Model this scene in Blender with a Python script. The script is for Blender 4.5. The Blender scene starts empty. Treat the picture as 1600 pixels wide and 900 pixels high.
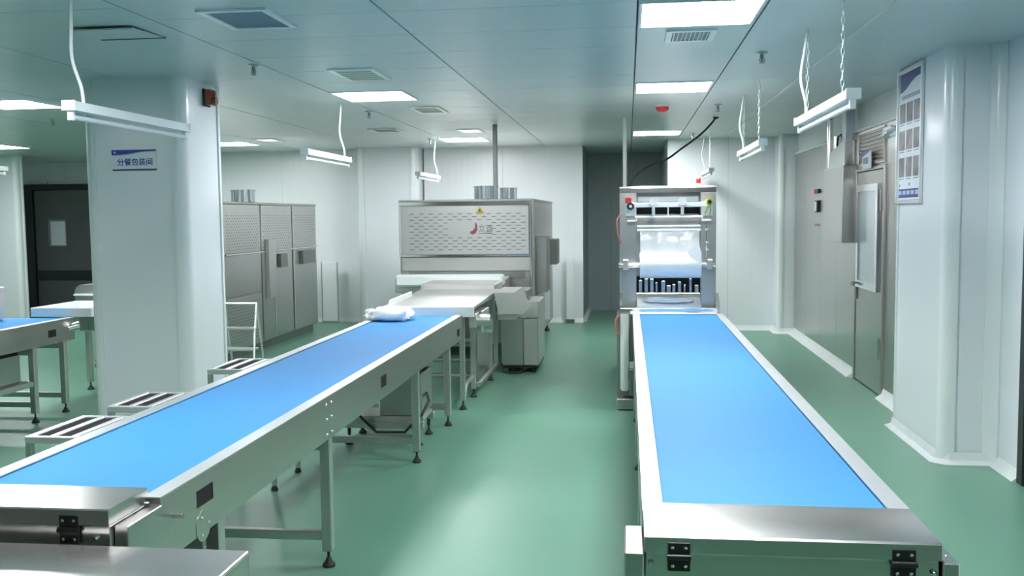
import bpy, bmesh, math, random
from mathutils import Vector, Matrix
random.seed(7)
S = bpy.context.scene
COL = S.collection
PI = math.pi
H = 2.62          # ceiling height

# ------------------------------------------------------------------ camera
cd = bpy.data.cameras.new('camera')
cam = bpy.data.objects.new('camera', cd)
COL.objects.link(cam)
cd.sensor_width = 36.0
cd.lens = 1480.0 / 1600.0 * 36.0
cd.clip_start = 0.05
R3 = Matrix(((0.99258785, 0.00163965, 0.12151822), (0.12103339, 0.07689967, -0.98966528), (-0.01096741, 0.99703749, 0.07613122)))
cam.matrix_world = Matrix.Translation((0, 0, 1.6)) @ R3.to_4x4()
S.camera = cam

# ------------------------------------------------------------------ world and exposure
w = bpy.data.worlds.new('world')
S.world = w
w.use_nodes = True
w.node_tree.nodes['Background'].inputs[0].default_value = (0.8, 0.95, 1.0, 1)
w.node_tree.nodes['Background'].inputs[1].default_value = 0.15
S.view_settings.view_transform = 'Standard'
S.view_settings.look = 'None'
S.view_settings.gamma = 1.0
S.view_settings.use_curve_mapping = False
S.view_settings.exposure = 0.50
LAMP_POWER = 36.0       # emission of the ceiling panel lights
LAMP_COLOUR = (0.965, 0.985, 1.0)

# ------------------------------------------------------------------ materials
def mat(name, col, rough=0.5, metal=0.0, noise=0.0, nscale=8.0, bump=0.0, bscale=60.0, stretch=(1, 1, 1), coat=0.0,
        emit=0.0, ecol=None, alpha=1.0, rvar=0.0, trans=0.0, spec=0.5):
    m = bpy.data.materials.new(name)
    m.use_nodes = True
    nt = m.node_tree
    b = nt.nodes['Principled BSDF']
    b.inputs['Base Color'].default_value = (*col, 1)
    b.inputs['Roughness'].default_value = rough
    b.inputs['Metallic'].default_value = metal
    b.inputs['Coat Weight'].default_value = coat
    b.inputs['Coat Roughness'].default_value = 0.08
    b.inputs['Alpha'].default_value = alpha
    b.inputs['Transmission Weight'].default_value = trans
    b.inputs['Specular IOR Level'].default_value = spec
    if emit:
        b.inputs['Emission Color'].default_value = (*(ecol or col), 1)
        b.inputs['Emission Strength'].default_value = emit
    if noise or bump or rvar:
        tc = nt.nodes.new('ShaderNodeTexCoord')
        mp = nt.nodes.new('ShaderNodeMapping')
        mp.inputs['Scale'].default_value = stretch
        nt.links.new(tc.outputs['Object'], mp.inputs['Vector'])
    if noise or rvar:
        n = nt.nodes.new('ShaderNodeTexNoise')
        n.inputs['Scale'].default_value = nscale
        n.inputs['Detail'].default_value = 4
        nt.links.new(mp.outputs[0], n.inputs['Vector'])
    if noise:
        r = nt.nodes.new('ShaderNodeMapRange')
        r.inputs[1].default_value = 0.25
        r.inputs[2].default_value = 0.75
        r.inputs[3].default_value = 1 - noise
        r.inputs[4].default_value = 1 + noise
        nt.links.new(n.outputs['Fac'], r.inputs[0])
        mx = nt.nodes.new('ShaderNodeVectorMath')
        mx.operation = 'SCALE'
        mx.inputs[0].default_value = col
        nt.links.new(r.outputs[0], mx.inputs['Scale'])
        nt.links.new(mx.outputs[0], b.inputs['Base Color'])
    if rvar:
        r2 = nt.nodes.new('ShaderNodeMapRange')
        r2.inputs[3].default_value = max(0.02, rough - rvar)
        r2.inputs[4].default_value = rough + rvar
        nt.links.new(n.outputs['Fac'], r2.inputs[0])
        nt.links.new(r2.outputs[0], b.inputs['Roughness'])
    if bump:
        n2 = nt.nodes.new('ShaderNodeTexNoise')
        n2.inputs['Scale'].default_value = bscale
        n2.inputs['Detail'].default_value = 3
        nt.links.new(mp.outputs[0], n2.inputs['Vector'])
        bp = nt.nodes.new('ShaderNodeBump')
        bp.inputs['Strength'].default_value = bump
        bp.inputs['Distance'].default_value = 0.01
        nt.links.new(n2.outputs['Fac'], bp.inputs['Height'])
        nt.links.new(bp.outputs[0], b.inputs['Normal'])
    return m

def ribbed(name, col, rough, axis, pitch, strength):
    # painted steel with shallow pressed ribs
    m = mat(name, col, rough, noise=0.02, nscale=2)
    nt = m.node_tree
    b = nt.nodes['Principled BSDF']
    tc = nt.nodes.new('ShaderNodeTexCoord')
    wv = nt.nodes.new('ShaderNodeTexWave')
    wv.bands_direction = axis
    wv.inputs['Scale'].default_value = 0.314 / pitch
    nt.links.new(tc.outputs['Object'], wv.inputs['Vector'])
    bp = nt.nodes.new('ShaderNodeBump')
    bp.inputs['Strength'].default_value = strength
    bp.inputs['Distance'].default_value = 0.004
    nt.links.new(wv.outputs['Fac'], bp.inputs['Height'])
    nt.links.new(bp.outputs[0], b.inputs['Normal'])
    return m

M = {}
M['floor'] = mat('green_epoxy', (0.150, 0.335, 0.235), 0.36, noise=0.07, nscale=1.3, rvar=0.07)
M['ceil'] = mat('ceiling_paint', (0.57, 0.66, 0.67), 0.33, noise=0.03, nscale=1.5)
M['gap'] = mat('joint_shadow', (0.10, 0.14, 0.15), 0.7)
M['wall'] = ribbed('wall_panel_x', (0.78, 0.81, 0.83), 0.30, 'X', 0.10, 0.22)
M['wally'] = ribbed('wall_panel_y', (0.78, 0.81, 0.83), 0.30, 'Y', 0.10, 0.18)
M['plain'] = mat('column_panel', (0.78, 0.815, 0.85), 0.26, noise=0.015, nscale=1.5)
M['grey'] = ribbed('niche_panel_darker', (0.33, 0.39, 0.41), 0.45, 'X', 0.10, 0.22)  # niche wall panels, coloured darker than the other walls
M['trim'] = mat('white_trim', (0.78, 0.83, 0.83), 0.22)
M['skirt'] = mat('white_cove', (0.76, 0.80, 0.79), 0.4, noise=0.05, nscale=10)
M['steel'] = mat('brushed_steel', (0.62, 0.585, 0.56), 0.36, 1.0, noise=0.05, nscale=5, bump=0.05, bscale=80, stretch=(1, 0.05, 1), rvar=0.07)
M['steelx'] = mat('brushed_steel_cross', (0.70, 0.67, 0.65), 0.25, 1.0, noise=0.04, nscale=5, bump=0.015, bscale=80, stretch=(0.05, 1, 1), rvar=0.05)
M['steelv'] = mat('brushed_steel_vertical', (0.59, 0.583, 0.565), 0.30, 1.0, noise=0.025, nscale=5, bump=0.02, bscale=60, stretch=(1, 1, 0.04), rvar=0.07)
M['satin'] = mat('satin_steel', (0.67, 0.66, 0.642), 0.42, 1.0, noise=0.04, nscale=6, rvar=0.06)
M['bright'] = mat('polished_steel', (0.82, 0.82, 0.81), 0.16, 1.0, noise=0.03, nscale=6)
M['alu'] = mat('aluminium_strip', (0.84, 0.84, 0.85), 0.38, 0.85, noise=0.03, nscale=6)
M['darksteel'] = mat('dark_steel', (0.30, 0.31, 0.30), 0.4, 0.9)
M['galv'] = mat('galvanised_duct', (0.58, 0.63, 0.67), 0.25, 1.0, noise=0.06, nscale=3, stretch=(5, 5, 0.3))
M['belt'] = mat('blue_belt', (0.050, 0.265, 0.60), 0.58, noise=0.03, nscale=3, spec=0.25)
M['black'] = mat('black_plastic', (0.012, 0.012, 0.014), 0.4)
M['rubber'] = mat('black_rubber', (0.02, 0.022, 0.022), 0.6)
M['slat'] = mat('black_slat', (0.022, 0.020, 0.024), 0.8, spec=0.15)
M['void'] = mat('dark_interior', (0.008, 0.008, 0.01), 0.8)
M['lamp'] = mat('lamp_diffuser', (0.9, 0.95, 0.95), 0.6, emit=LAMP_POWER, ecol=LAMP_COLOUR)
M['white'] = mat('white_enamel', (0.82, 0.86, 0.87), 0.3)
M['tube'] = mat('white_tube_glass', (0.86, 0.89, 0.90), 0.15)
M['plastic'] = mat('white_plastic', (0.84, 0.87, 0.88), 0.35)
M['cable'] = mat('white_cable', (0.80, 0.83, 0.82), 0.45)
M['chain'] = mat('chain_metal', (0.60, 0.66, 0.66), 0.4, 0.6)
M['film'] = mat('clear_film', (0.85, 0.88, 0.90), 0.12, alpha=0.55, noise=0.1, nscale=9, bump=0.5, bscale=14)
M['roll'] = mat('film_roll', (0.88, 0.90, 0.91), 0.28, noise=0.02)
M['bag'] = mat('white_poly_bag', (0.86, 0.89, 0.92), 0.3, bump=0.35, bscale=25)
M['red'] = mat('red_plastic', (0.62, 0.03, 0.05), 0.35)
M['redled'] = mat('red_lamp', (0.6, 0.01, 0.01), 0.3, emit=1.0, ecol=(1, 0.015, 0.02))
M['orange'] = mat('amber_red_lens', (0.26, 0.035, 0.012), 0.2, coat=0.6)
M['hosered'] = mat('red_hose', (0.62, 0.22, 0.18), 0.4)
M['yellow'] = mat('yellow_green_knob', (0.42, 0.46, 0.04), 0.4)
M['warn'] = mat('warning_yellow', (0.62, 0.52, 0.03), 0.5)
M['blue'] = mat('print_blue', (0.008, 0.045, 0.36), 0.4)
M['violet'] = mat('print_indigo', (0.035, 0.05, 0.24), 0.35)
M['navy'] = mat('print_navy', (0.02, 0.05, 0.14), 0.4)
M['paper'] = mat('print_white', (0.74, 0.80, 0.86), 0.35)
M['ppale'] = mat('print_pale_blue', (0.45, 0.55, 0.74), 0.4)
M['pgrey'] = mat('print_grey', (0.28, 0.31, 0.36), 0.5, noise=0.2, nscale=30)
M['photo'] = mat('print_photo', (0.22, 0.20, 0.22), 0.4, noise=0.65, nscale=9)
M['filter'] = mat('blue_filter', (0.09, 0.20, 0.29), 0.5, noise=0.08, nscale=20)
M['teal'] = mat('grille_teal', (0.18, 0.30, 0.33), 0.5)
M['doorgrey'] = mat('dark_grey_door', (0.10, 0.11, 0.112), 0.35, noise=0.05)
M['doorframe'] = mat('black_frame', (0.012, 0.02, 0.022), 0.4)
M['glass'] = mat('window_glass_lit', (0.55, 0.63, 0.66), 0.08, spec=0.8)  # opaque pale colour stands in for light from the room beyond
M['pink'] = mat('pinkish_tub', (0.70, 0.56, 0.53), 0.35)
M['logored'] = mat('logo_red', (0.36, 0.10, 0.12), 0.5)
M['logogrey'] = mat('logo_grey', (0.20, 0.20, 0.20), 0.5)

# ------------------------------------------------------------------ mesh builder
class MB:
    def __init__(self):
        self.v, self.f = [], []
    def add(self, vs, fs):
        o = len(self.v)
        self.v += [tuple(p) for p in vs]
        self.f += [tuple(i + o for i in f) for f in fs]
        return self
    def box(self, x0, x1, y0, y1, z0, z1, b=0.0):
        x0, x1 = min(x0, x1), max(x0, x1); y0, y1 = min(y0, y1), max(y0, y1); z0, z1 = min(z0, z1), max(z0, z1)
        b = min(b, 0.45 * min(x1 - x0, y1 - y0, z1 - z0))
        if b <= 0:
            vs = [(x, y, z) for x in (x0, x1) for y in (y0, y1) for z in (z0, z1)]
            return self.add(vs, [(0, 1, 3, 2), (4, 6, 7, 5), (0, 4, 5, 1), (2, 3, 7, 6), (0, 2, 6, 4), (1, 5, 7, 3)])
        c = ((x0 + x1) / 2, (y0 + y1) / 2, (z0 + z1) / 2)
        h = ((x1 - x0) / 2, (y1 - y0) / 2, (z1 - z0) / 2)
        vs, idx = [], {}
        for sx in (-1, 1):
            for sy in (-1, 1):
                for sz in (-1, 1):
                    for a in range(3):
                        s = (sx, sy, sz)
                        p = [c[i] + s[i] * (h[i] - (0 if i == a else b)) for i in range(3)]
                        idx[(sx, sy, sz, a)] = len(vs)
                        vs.append(p)
        fs = []
        for a in range(3):
            u, v = (a + 1) % 3, (a + 2) % 3
            for s in (-1, 1):
                q = []
                for su, sv in ((-1, -1), (1, -1), (1, 1), (-1, 1)):
                    k = [0, 0, 0]; k[a] = s; k[u] = su; k[v] = sv
                    q.append(idx[(*k, a)])
                fs.append(tuple(q if s > 0 else q[::-1]))
            for su in (-1, 1):                      # edges running along a
                for sv in (-1, 1):
                    k0 = [0, 0, 0]; k0[u] = su; k0[v] = sv; k0[a] = -1
                    k1 = list(k0); k1[a] = 1
                    q = [idx[(*k0, u)], idx[(*k1, u)], idx[(*k1, v)], idx[(*k0, v)]]
                    fs.append(tuple(q if su * sv < 0 else q[::-1]))
        for sx in (-1, 1):
            for sy in (-1, 1):
                for sz in (-1, 1):
                    q = [idx[(sx, sy, sz, a)] for a in range(3)]
                    fs.append(tuple(q if sx * sy * sz > 0 else q[::-1]))
        return self.add(vs, fs)
    def tube(self, path, r, n=10, caps=True):
        P = [Vector(p) for p in path]
        rs = r if isinstance(r, (list, tuple)) else [r] * len(P)
        up = None
        vs, fs = [], []
        for i, p in enumerate(P):
            t = (P[min(i + 1, len(P) - 1)] - P[max(i - 1, 0)]).normalized()
            if up is None:
                up = Vector((0, 0, 1)) if abs(t.z) < 0.9 else Vector((1, 0, 0))
            u = t.cross(up)
            if u.length < 1e-6: u = t.orthogonal()
            u.normalize()
            v = u.cross(t).normalized()
            up = v
            for k in range(n):
                a = 2 * PI * k / n
                vs.append(p + (u * math.cos(a) + v * math.sin(a)) * rs[i])
        for i in range(len(P) - 1):
            for k in range(n):
                a, b2 = i * n + k, i * n + (k + 1) % n
                fs.append((a, b2, b2 + n, a + n))
        if caps:
            fs.append(tuple(range(n - 1, -1, -1)))
            fs.append(tuple(range((len(P) - 1) * n, len(P) * n)))
        return self.add(vs, [f[::-1] for f in fs])
    def lathe(self, cx, cy, prof, n=20):
        vs, fs = [], []
        for r, z in prof:
            for k in range(n):
                a = 2 * PI * k / n
                vs.append((cx + r * math.cos(a), cy + r * math.sin(a), z))
        for i in range(len(prof) - 1):
            for k in range(n):
                a, b = i * n + k, i * n + (k + 1) % n
                fs.append((a, b, b + n, a + n))
        fs.append(tuple(range(n - 1, -1, -1)))
        fs.append(tuple(range((len(prof) - 1) * n, len(prof) * n)))
        return self.add(vs, fs)
    def prism(self, poly, axis, a, b):
        # poly: 2d points in the two other axes (order xyz without axis)
        n = len(poly)
        def p3(p, t):
            return {'x': (t, p[0], p[1]), 'y': (p[0], t, p[1]), 'z': (p[0], p[1], t)}[axis]
        vs = [p3(p, a) for p in poly] + [p3(p, b) for p in poly]
        fs = [tuple(range(n)), tuple(range(2 * n - 1, n - 1, -1))]
        for i in range(n):
            j = (i + 1) % n
            fs.append((i, i + n, j + n, j))
        return self.add(vs, fs)
    def plate(self, axis, t0, t1, u0, u1, v0, v1, holes):
        # a plate with true rectangular openings; holes = (ua, ub, va, vb)
        us = sorted({u0, u1, *[h[0] for h in holes], *[h[1] for h in holes]})
        vs = sorted({v0, v1, *[h[2] for h in holes], *[h[3] for h in holes]})
        for i in range(len(us) - 1):
            for j in range(len(vs) - 1):
                um, vm = (us[i] + us[i + 1]) / 2, (vs[j] + vs[j + 1]) / 2
                if any(h[0] < um < h[1] and h[2] < vm < h[3] for h in holes): continue
                if axis == 'x': self.box(t0, t1, us[i], us[i + 1], vs[j], vs[j + 1])
                if axis == 'y': self.box(us[i], us[i + 1], t0, t1, vs[j], vs[j + 1])
        return self

def part(root, name, mb, m, label=None, smooth=True, angle=35, stuff=False):
    me = bpy.data.meshes.new(name)
    if root is not None and root.parent is not None:
        off = root.location + root.parent.location
    else:
        off = root.location if root is not None else Vector((0, 0, 0))
    me.from_pydata([(p[0] - off[0], p[1] - off[1], p[2] - off[2]) for p in mb.v], [], mb.f)
    bm = bmesh.new(); bm.from_mesh(me)
    bmesh.ops.recalc_face_normals(bm, faces=bm.faces)
    bm.to_mesh(me); bm.free()
    me.materials.append(M[m] if isinstance(m, str) else m)
    if smooth:
        me.shade_smooth()
        me.set_sharp_from_angle(angle=math.radians(angle))
    o = bpy.data.objects.new(name, me)
    COL.objects.link(o)
    if root is not None: o.parent = root
    if label: o['label'] = label
    if stuff: o['kind'] = 'stuff'
    return o

def thing(name, label, cat, loc, group=None):
    o = bpy.data.objects.new(name, None)
    o.empty_display_size = 0.1
    COL.objects.link(o)
    o.location = loc
    o['label'] = label; o['category'] = cat
    if group: o['group'] = group
    return o

def struct(name, mb, m, parent=None, label=None, **k):
    o = part(parent, name, mb, m, **k)
    if parent is None: o['kind'] = 'structure'
    if label: o['label'] = label
    return o

def text(root, name, body, size, m, origin, ux, uz, label=None, depth=0.0, bold=0.0):
    # flat lettering as geometry; ux / uz are the writing's right and up directions
    c = bpy.data.curves.new(name, 'FONT')
    c.body = body; c.size = size; c.align_x = 'CENTER'; c.align_y = 'CENTER'; c.extrude = depth
    c.resolution_u = 3
    t = bpy.data.objects.new(name, c)
    COL.objects.link(t)
    dg = bpy.context.evaluated_depsgraph_get()
    me = bpy.data.meshes.new_from_object(t.evaluated_get(dg))
    bpy.data.objects.remove(t)
    ux, uz = Vector(ux), Vector(uz)
    un = ux.cross(uz)
    off = root.location if root.parent is None else root.location + root.parent.location
    mm = Matrix((ux, uz, un)).transposed().to_4x4()
    mm.translation = Vector(origin) - off
    if bold:                                        # heavier strokes: overlapping shifted copies
        bm = bmesh.new()
        for q, (dx, dy) in enumerate(((-bold, 0), (bold, 0), (0, bold), (0, -bold))):
            m2 = me.copy(); m2.transform(Matrix.Translation((dx, dy, q * 0.00015))); bm.from_mesh(m2); bpy.data.meshes.remove(m2)
        bm.to_mesh(me); bm.free()
    me.transform(mm)
    me.materials.clear(); me.materials.append(M[m])
    o = bpy.data.objects.new(name, me)
    COL.objects.link(o); o.parent = root
    if label: o['label'] = label
    return o

def B(*a, **k): return MB().box(*a, **k)

# ================================================================== the setting
floor = struct('floor', B(-12.2, 3.6, -4.2, 17.6, -0.15, 0.0), 'floor', smooth=False)
ceiling = struct('ceiling', B(-12.2, 3.6, -4.2, 17.6, H + 0.016, H + 0.15), 'gap', smooth=False)

LAMPS = [(0.36, 4.98), (0.36, 7.80), (0.36, 12.1), (-2.10, 7.85), (-2.15, 12.5), (-5.30, 7.75), (-5.35, 12.4), (-8.55, 12.1), (-8.55, 7.75),
         (-2.10, 3.1), (-5.30, 3.1), (0.36, 2.16)]  # last lamp is unseen, added along the row to brighten the near belt
XS = [-12.1, -10.9, -9.7, -8.5, -7.3, -6.05, -4.85, -3.65, -2.42, -1.205, 0.05, 0.68, 1.29, 3.5]
g = 0.005
for i in range(len(XS) - 1):
    a, b = XS[i], XS[i + 1]
    if a < -2.5: ys = [-4.1, -1.0, 2.0, 4.4, 6.8, 9.2, 11.6, 14.0, 17.5]
    elif a < 0: ys = [-4.1, -1.6, 1.1, 2.9] + [3.5 + 0.6 * k for k in range(18)] + [14.6, 17.5]
    else: ys = [-4.1, -0.9, 1.9, 4.66 if b < 1 else 4.4, 7.48, 10.08, 12.9, 17.5]
    for j in range(len(ys) - 1):
        gy = g * 0.5
        struct('ceiling_panel', B(a + g, b - g, ys[j] + gy, ys[j + 1] - gy, H, H + 0.012), 'ceil', ceiling, smooth=False)
# pale sealing strip along the joint over the right aisle
struct('joint_strip', B(1.28, 1.30, -4.0, 13.0, H - 0.002, H + 0.004), 'trim', ceiling, label='pale sealing strip along the ceiling joint')

def wall_y(name, x0, x1, y, pw, label=None, mk='wall', skirt=True, thick=0.1):
    # a wall facing the camera side (-y), made of sandwich panels
    b = struct(name, B(x0, x1, y + 0.012, y + thick, 0, H), 'gap', smooth=False)
    n = max(1, round((x1 - x0) / pw))
    for k in range(n):
        a, c = x0 + (x1 - x0) * k / n, x0 + (x1 - x0) * (k + 1) / n
        struct('wall_panel', B(a + 0.0015, c - 0.0015, y, y + 0.013, 0, H), mk, b, smooth=False)
    if skirt: struct('cove', MB().prism([(y, 0.0), (y, 0.07), (y - 0.015, 0.03), (y - 0.045, 0.004), (y - 0.045, 0.0)], 'x', x0, x1), 'skirt', b)
    return b
def wall_x(name, x, y0, y1, pw, face, mk='wally', skirt=True, thick=0.1, z0=0.0):
    s = face                                        # -1 faces -x, +1 faces +x
    b = struct(name, B(x - s * 0.012, x - s * thick, y0, y1, 0, H), 'gap', smooth=False)
    n = max(1, round((y1 - y0) / pw))
    for k in range(n):
        a, c = y0 + (y1 - y0) * k / n, y0 + (y1 - y0) * (k + 1) / n
        struct('wall_panel', B(x, x - s * 0.013, a + 0.0015, c - 0.0015, z0, H), mk, b, smooth=False)
    if skirt: struct('cove', MB().prism([(x, 0.0), (x, 0.07), (x + s * 0.015, 0.03), (x + s * 0.045, 0.004), (x + s * 0.045, 0.0)], 'y', y0, y1), 'skirt', b)
    return b

wall_y('wall_back', -3.05, -0.66, 14.1, 1.15)
wall_y('wall_back_left', -6.6, -3.95, 14.1, 1.15)
wall_y('wall_far_left', -12.1, -6.6, 15.8, 1.15)
wall_x('wall_far_left_return', -6.6, 14.2, 15.8, 0.9, -1, skirt=False)
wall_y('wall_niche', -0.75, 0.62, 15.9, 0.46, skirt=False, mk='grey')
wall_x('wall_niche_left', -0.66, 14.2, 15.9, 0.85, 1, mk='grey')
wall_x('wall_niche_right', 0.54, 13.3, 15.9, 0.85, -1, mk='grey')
wall_y('wall_back_right', 0.54, 2.17, 13.2, 0.8)
wall_x('wall_left', -12.1, -4.1, 17.5, 1.2, 1)
wall_y('wall_rear', -12.1, 3.5, -4.1, 1.2, skirt=False).rotation_euler = (0, 0, 0)
wr = wall_x('wall_right', 2.21, 7.2, 13.2, 1.2, -1, skirt=False)
wall_x('wall_right_near', 2.29, 5.80, 6.25, 0.6, -1, mk='plain')
wall_x('wall_right_front', 2.29, -4.1, 4.70, 1.1, -1, mk='plain')

def column(name, x0, x1, y0, y1, cr, sides):
    # sandwich panel column: flat panels and rounded corner trims; sides lists the faces that show
    c = struct(name, B(x0 + 0.03, x1 - 0.03, y0 + 0.03, y1 - 0.03, 0, H), 'gap', smooth=False)
    if 'f' in sides: struct('panel', B(x0 + cr, x1 - cr, y0 + 0.012, y0 + 0.04, 0, H), 'plain', c, smooth=False)
    if 'r' in sides: struct('panel', B(x1 - 0.04, x1 - 0.012, y0 + cr, y1 - cr, 0, H), 'plain', c, smooth=False)
    if 'l' in sides: struct('panel', B(x0 + 0.012, x0 + 0.04, y0 + cr, y1 - cr, 0, H), 'plain', c, smooth=False)
    if 'b' in sides: struct('panel', B(x0 + cr, x1 - cr, y1 - 0.04, y1 - 0.012, 0, H), 'plain', c, smooth=False)
    for sx, sy in ((-1, -1), (1, -1), (1, 1), (-1, 1)):
        if (sy < 0 and 'f' not in sides) or (sy > 0 and 'b' not in sides): continue
        if (sx < 0 and 'l' not in sides) or (sx > 0 and 'r' not in sides): continue
        X = x0 if sx < 0 else x1; Y = y0 if sy < 0 else y1
        poly = [(X - sx * (cr - cr * math.sin(t)), Y - sy * (cr - cr * math.cos(t))) for t in [PI / 2 * q / 8 for q in range(9)]]
        # small lips where the trim overlaps the panels
        poly = [(X - sx * (cr + 0.016), Y)] + poly + [(X, Y - sy * (cr + 0.016))] + [(X - sx * 0.05, Y - sy * (cr + 0.016)), (X - sx * (cr + 0.016), Y - sy * 0.05)]
        struct('corner_trim', MB().prism(poly, 'z', 0.0, H), 'trim', c, angle=28)
    # cove around the foot
    e = 0.05
    pts = [(x0 - e, y0 - e), (x1 + e, y0 - e), (x1 + e, y1 + e), (x0 - e, y1 + e)]
    pts2 = [(x0, y0), (x1, y0), (x1, y1), (x0, y1)]
    def ch(p, k):
        (xa, ya), (xb, yb) = p[0], p[2]
        return [(xa + k, ya), (xb - k, ya), (xb, ya + k), (xb, yb - k), (xb - k, yb), (xa + k, yb), (xa, yb - k), (xa, ya + k)]
    L0, L1, L2 = ch(pts, cr), ch([(q[0] * .7 + p[0] * .3, q[1] * .7 + p[1] * .3) for p, q in zip(pts, pts2)], cr), ch([(p[0], p[1]) for p in pts2], cr * .8)
    mb = MB()
    vs = [(*p, 0.0) for p in L0] + [(*p, 0.006) for p in L0] + [(*p, 0.025) for p in L1] + [(*p, 0.075) for p in L2]
    fs = []
    for r in range(3):
        for k in range(8):
            a, b2 = r * 8 + k, r * 8 + (k + 1) % 8
            fs.append((a, b2, b2 + 8, a + 8))
    mb.add(vs, fs)
    struct('cove', mb, 'skirt', c)
    return c
colL = column('trim_1', -3.93, -3.15, 6.50, 7.18, 0.08, 'flrb')
colR = column('trim_2', 1.96, 2.33, 6.20, 7.33, 0.075, 'flb')
colB = column('trim_3', -3.99, -3.06, 13.72, 14.35, 0.10, 'flr')
struct('panel', B(2.235, 2.285, 6.212, 6.24, 0, H), 'plain', colR, smooth=False)
struct('corner_trim', MB().prism([(2.215, 6.2), (2.245, 6.192), (2.268, 6.17), (2.28, 6.135), (2.2895, 6.135), (2.2895, 6.2115), (2.215, 6.2115)], 'z', 0, H), 'trim', colR)
colC = column('trim_4', 1.96, 2.4, 12.82, 13.4, 0.05, 'fl')
colF = column('trim_5', -10.4, -9.38, 13.68, 13.90, 0.06, 'flrb')

# right wall: stainless cladding, strip, cove, door with window
for a, b in ((11.95, 12.80), (11.10, 11.95), (10.25, 11.10), (9.40, 10.25), (7.36, 8.36)):
    struct('steel_panel', B(2.17, 2.209, a + 0.002, b - 0.002, 0.0, 2.345), 'steelv', wr, label='brushed stainless cladding panel', smooth=False)
struct('steel_panel', B(2.17, 2.209, 8.362, 9.398, 2.0, 2.345), 'steelv', wr, label='brushed stainless cladding panel', smooth=False)
struct('cap_strip', B(2.155, 2.209, 7.36, 12.80, 2.347, 2.375, b=0.004), 'trim', wr, label='white cap strip over the steel cladding')
for a, b in ((9.42, 12.80), (7.36, 8.35)):
    struct('cove', MB().prism([(2.169, 0.0), (2.169, 0.09), (2.15, 0.04), (2.10, 0.006), (2.10, 0.0)], 'y', a, b), 'skirt', wr, label='white cove skirting at the foot of the steel wall')
d1 = struct('door_1', B(2.160, 2.205, 8.42, 9.34, 0.012, 1.965, b=0.003), 'steelv')
struct('door_frame', MB().box(2.150, 2.209, 8.365, 8.415, 0.0, 2.0, b=0.004).box(2.150, 2.209, 9.345, 9.395, 0.0, 2.0, b=0.004).box(2.150, 2.209, 8.416, 9.344, 1.97, 2.0, b=0.004), 'steel', d1)
wf = struct('window_frame', MB().plate('x', 2.135, 2.162, 8.52, 9.28, 0.90, 1.845, [(8.59, 9.21, 0.965, 1.785)]), 'bright', d1, smooth=False)
struct('pane', B(2.148, 2.158, 8.59, 9.21, 0.965, 1.785), 'glass', d1, smooth=False)
hd = struct('handle', MB().tube([(2.158, 9.30, 0.93), (2.105, 9.30, 0.93), (2.098, 9.27, 0.925), (2.098, 9.17, 0.92)], 0.011).box(2.148, 2.161, 9.275, 9.325, 0.78, 0.98, b=0.003), 'darksteel', d1, label='dark lever handle')
for z in (0.42, 1.70): struct('hinge', MB().tube([(2.145, 8.418, z - 0.09), (2.145, 8.418, z + 0.09)], 0.012), 'bright', d1)
lv = struct('louvre_grille', MB().plate('x', 2.155, 2.172, 8.40, 9.32, 2.02, 2.335, [(8.43, 9.29, 2.04, 2.315)]), 'steel', wr, smooth=False)
for k in range(8):
    z = 2.055 + k * 0.034
    struct('slat', MB().prism([(2.169, z + 0.012), (2.169, z - 0.004), (2.150, z - 0.010), (2.150, z - 0.006)], 'y', 8.43, 9.29), 'steel', wr, smooth=False)
# dark grey door at the right edge
d2 = struct('door_2', B(2.32, 2.36, 4.80, 5.70, 0.01, 2.05, b=0.003), 'darksteel')
struct('door_frame', MB().box(2.265, 2.42, 5.71, 5.79, 0, 2.1, b=0.004).box(2.265, 2.42, 4.71, 4.79, 0, 2.1, b=0.004).box(2.265, 2.42, 4.791, 5.709, 2.055, 2.1, b=0.004), 'doorframe', d2)
struct('lintel', B(2.29, 2.39, 4.70, 5.80, 2.1, H), 'plain', d2)
# dark doorway far left
d3 = struct('door_3', MB().plate('y', 15.70, 15.74, -10.44, -9.20, 0.01, 2.13, [(-10.17, -9.86, 1.16, 1.60)]), 'doorgrey', smooth=False)
struct('door_frame', MB().box(-10.60, -10.45, 15.66, 15.79, 0, 2.24).box(-9.19, -9.10, 15.66, 15.79, 0, 2.24).box(-10.449, -9.191, 15.66, 15.79, 2.14, 2.24), 'doorframe', d3)
struct('window_frame', MB().plate('y', 15.685, 15.70, -10.185, -9.845, 1.145, 1.615, [(-10.165, -9.865, 1.165, 1.595)]), 'darksteel', d3, smooth=False)
struct('pane', B(-10.168, -9.862, 15.715, 15.722, 1.162, 1.598), 'paper', d3, smooth=False)  # white colour stands in for the lit room behind this door
struct('kick_plate', B(-10.42, -9.25, 15.692, 15.70, 0.54, 0.72), 'doorframe', d3, smooth=False)

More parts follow.
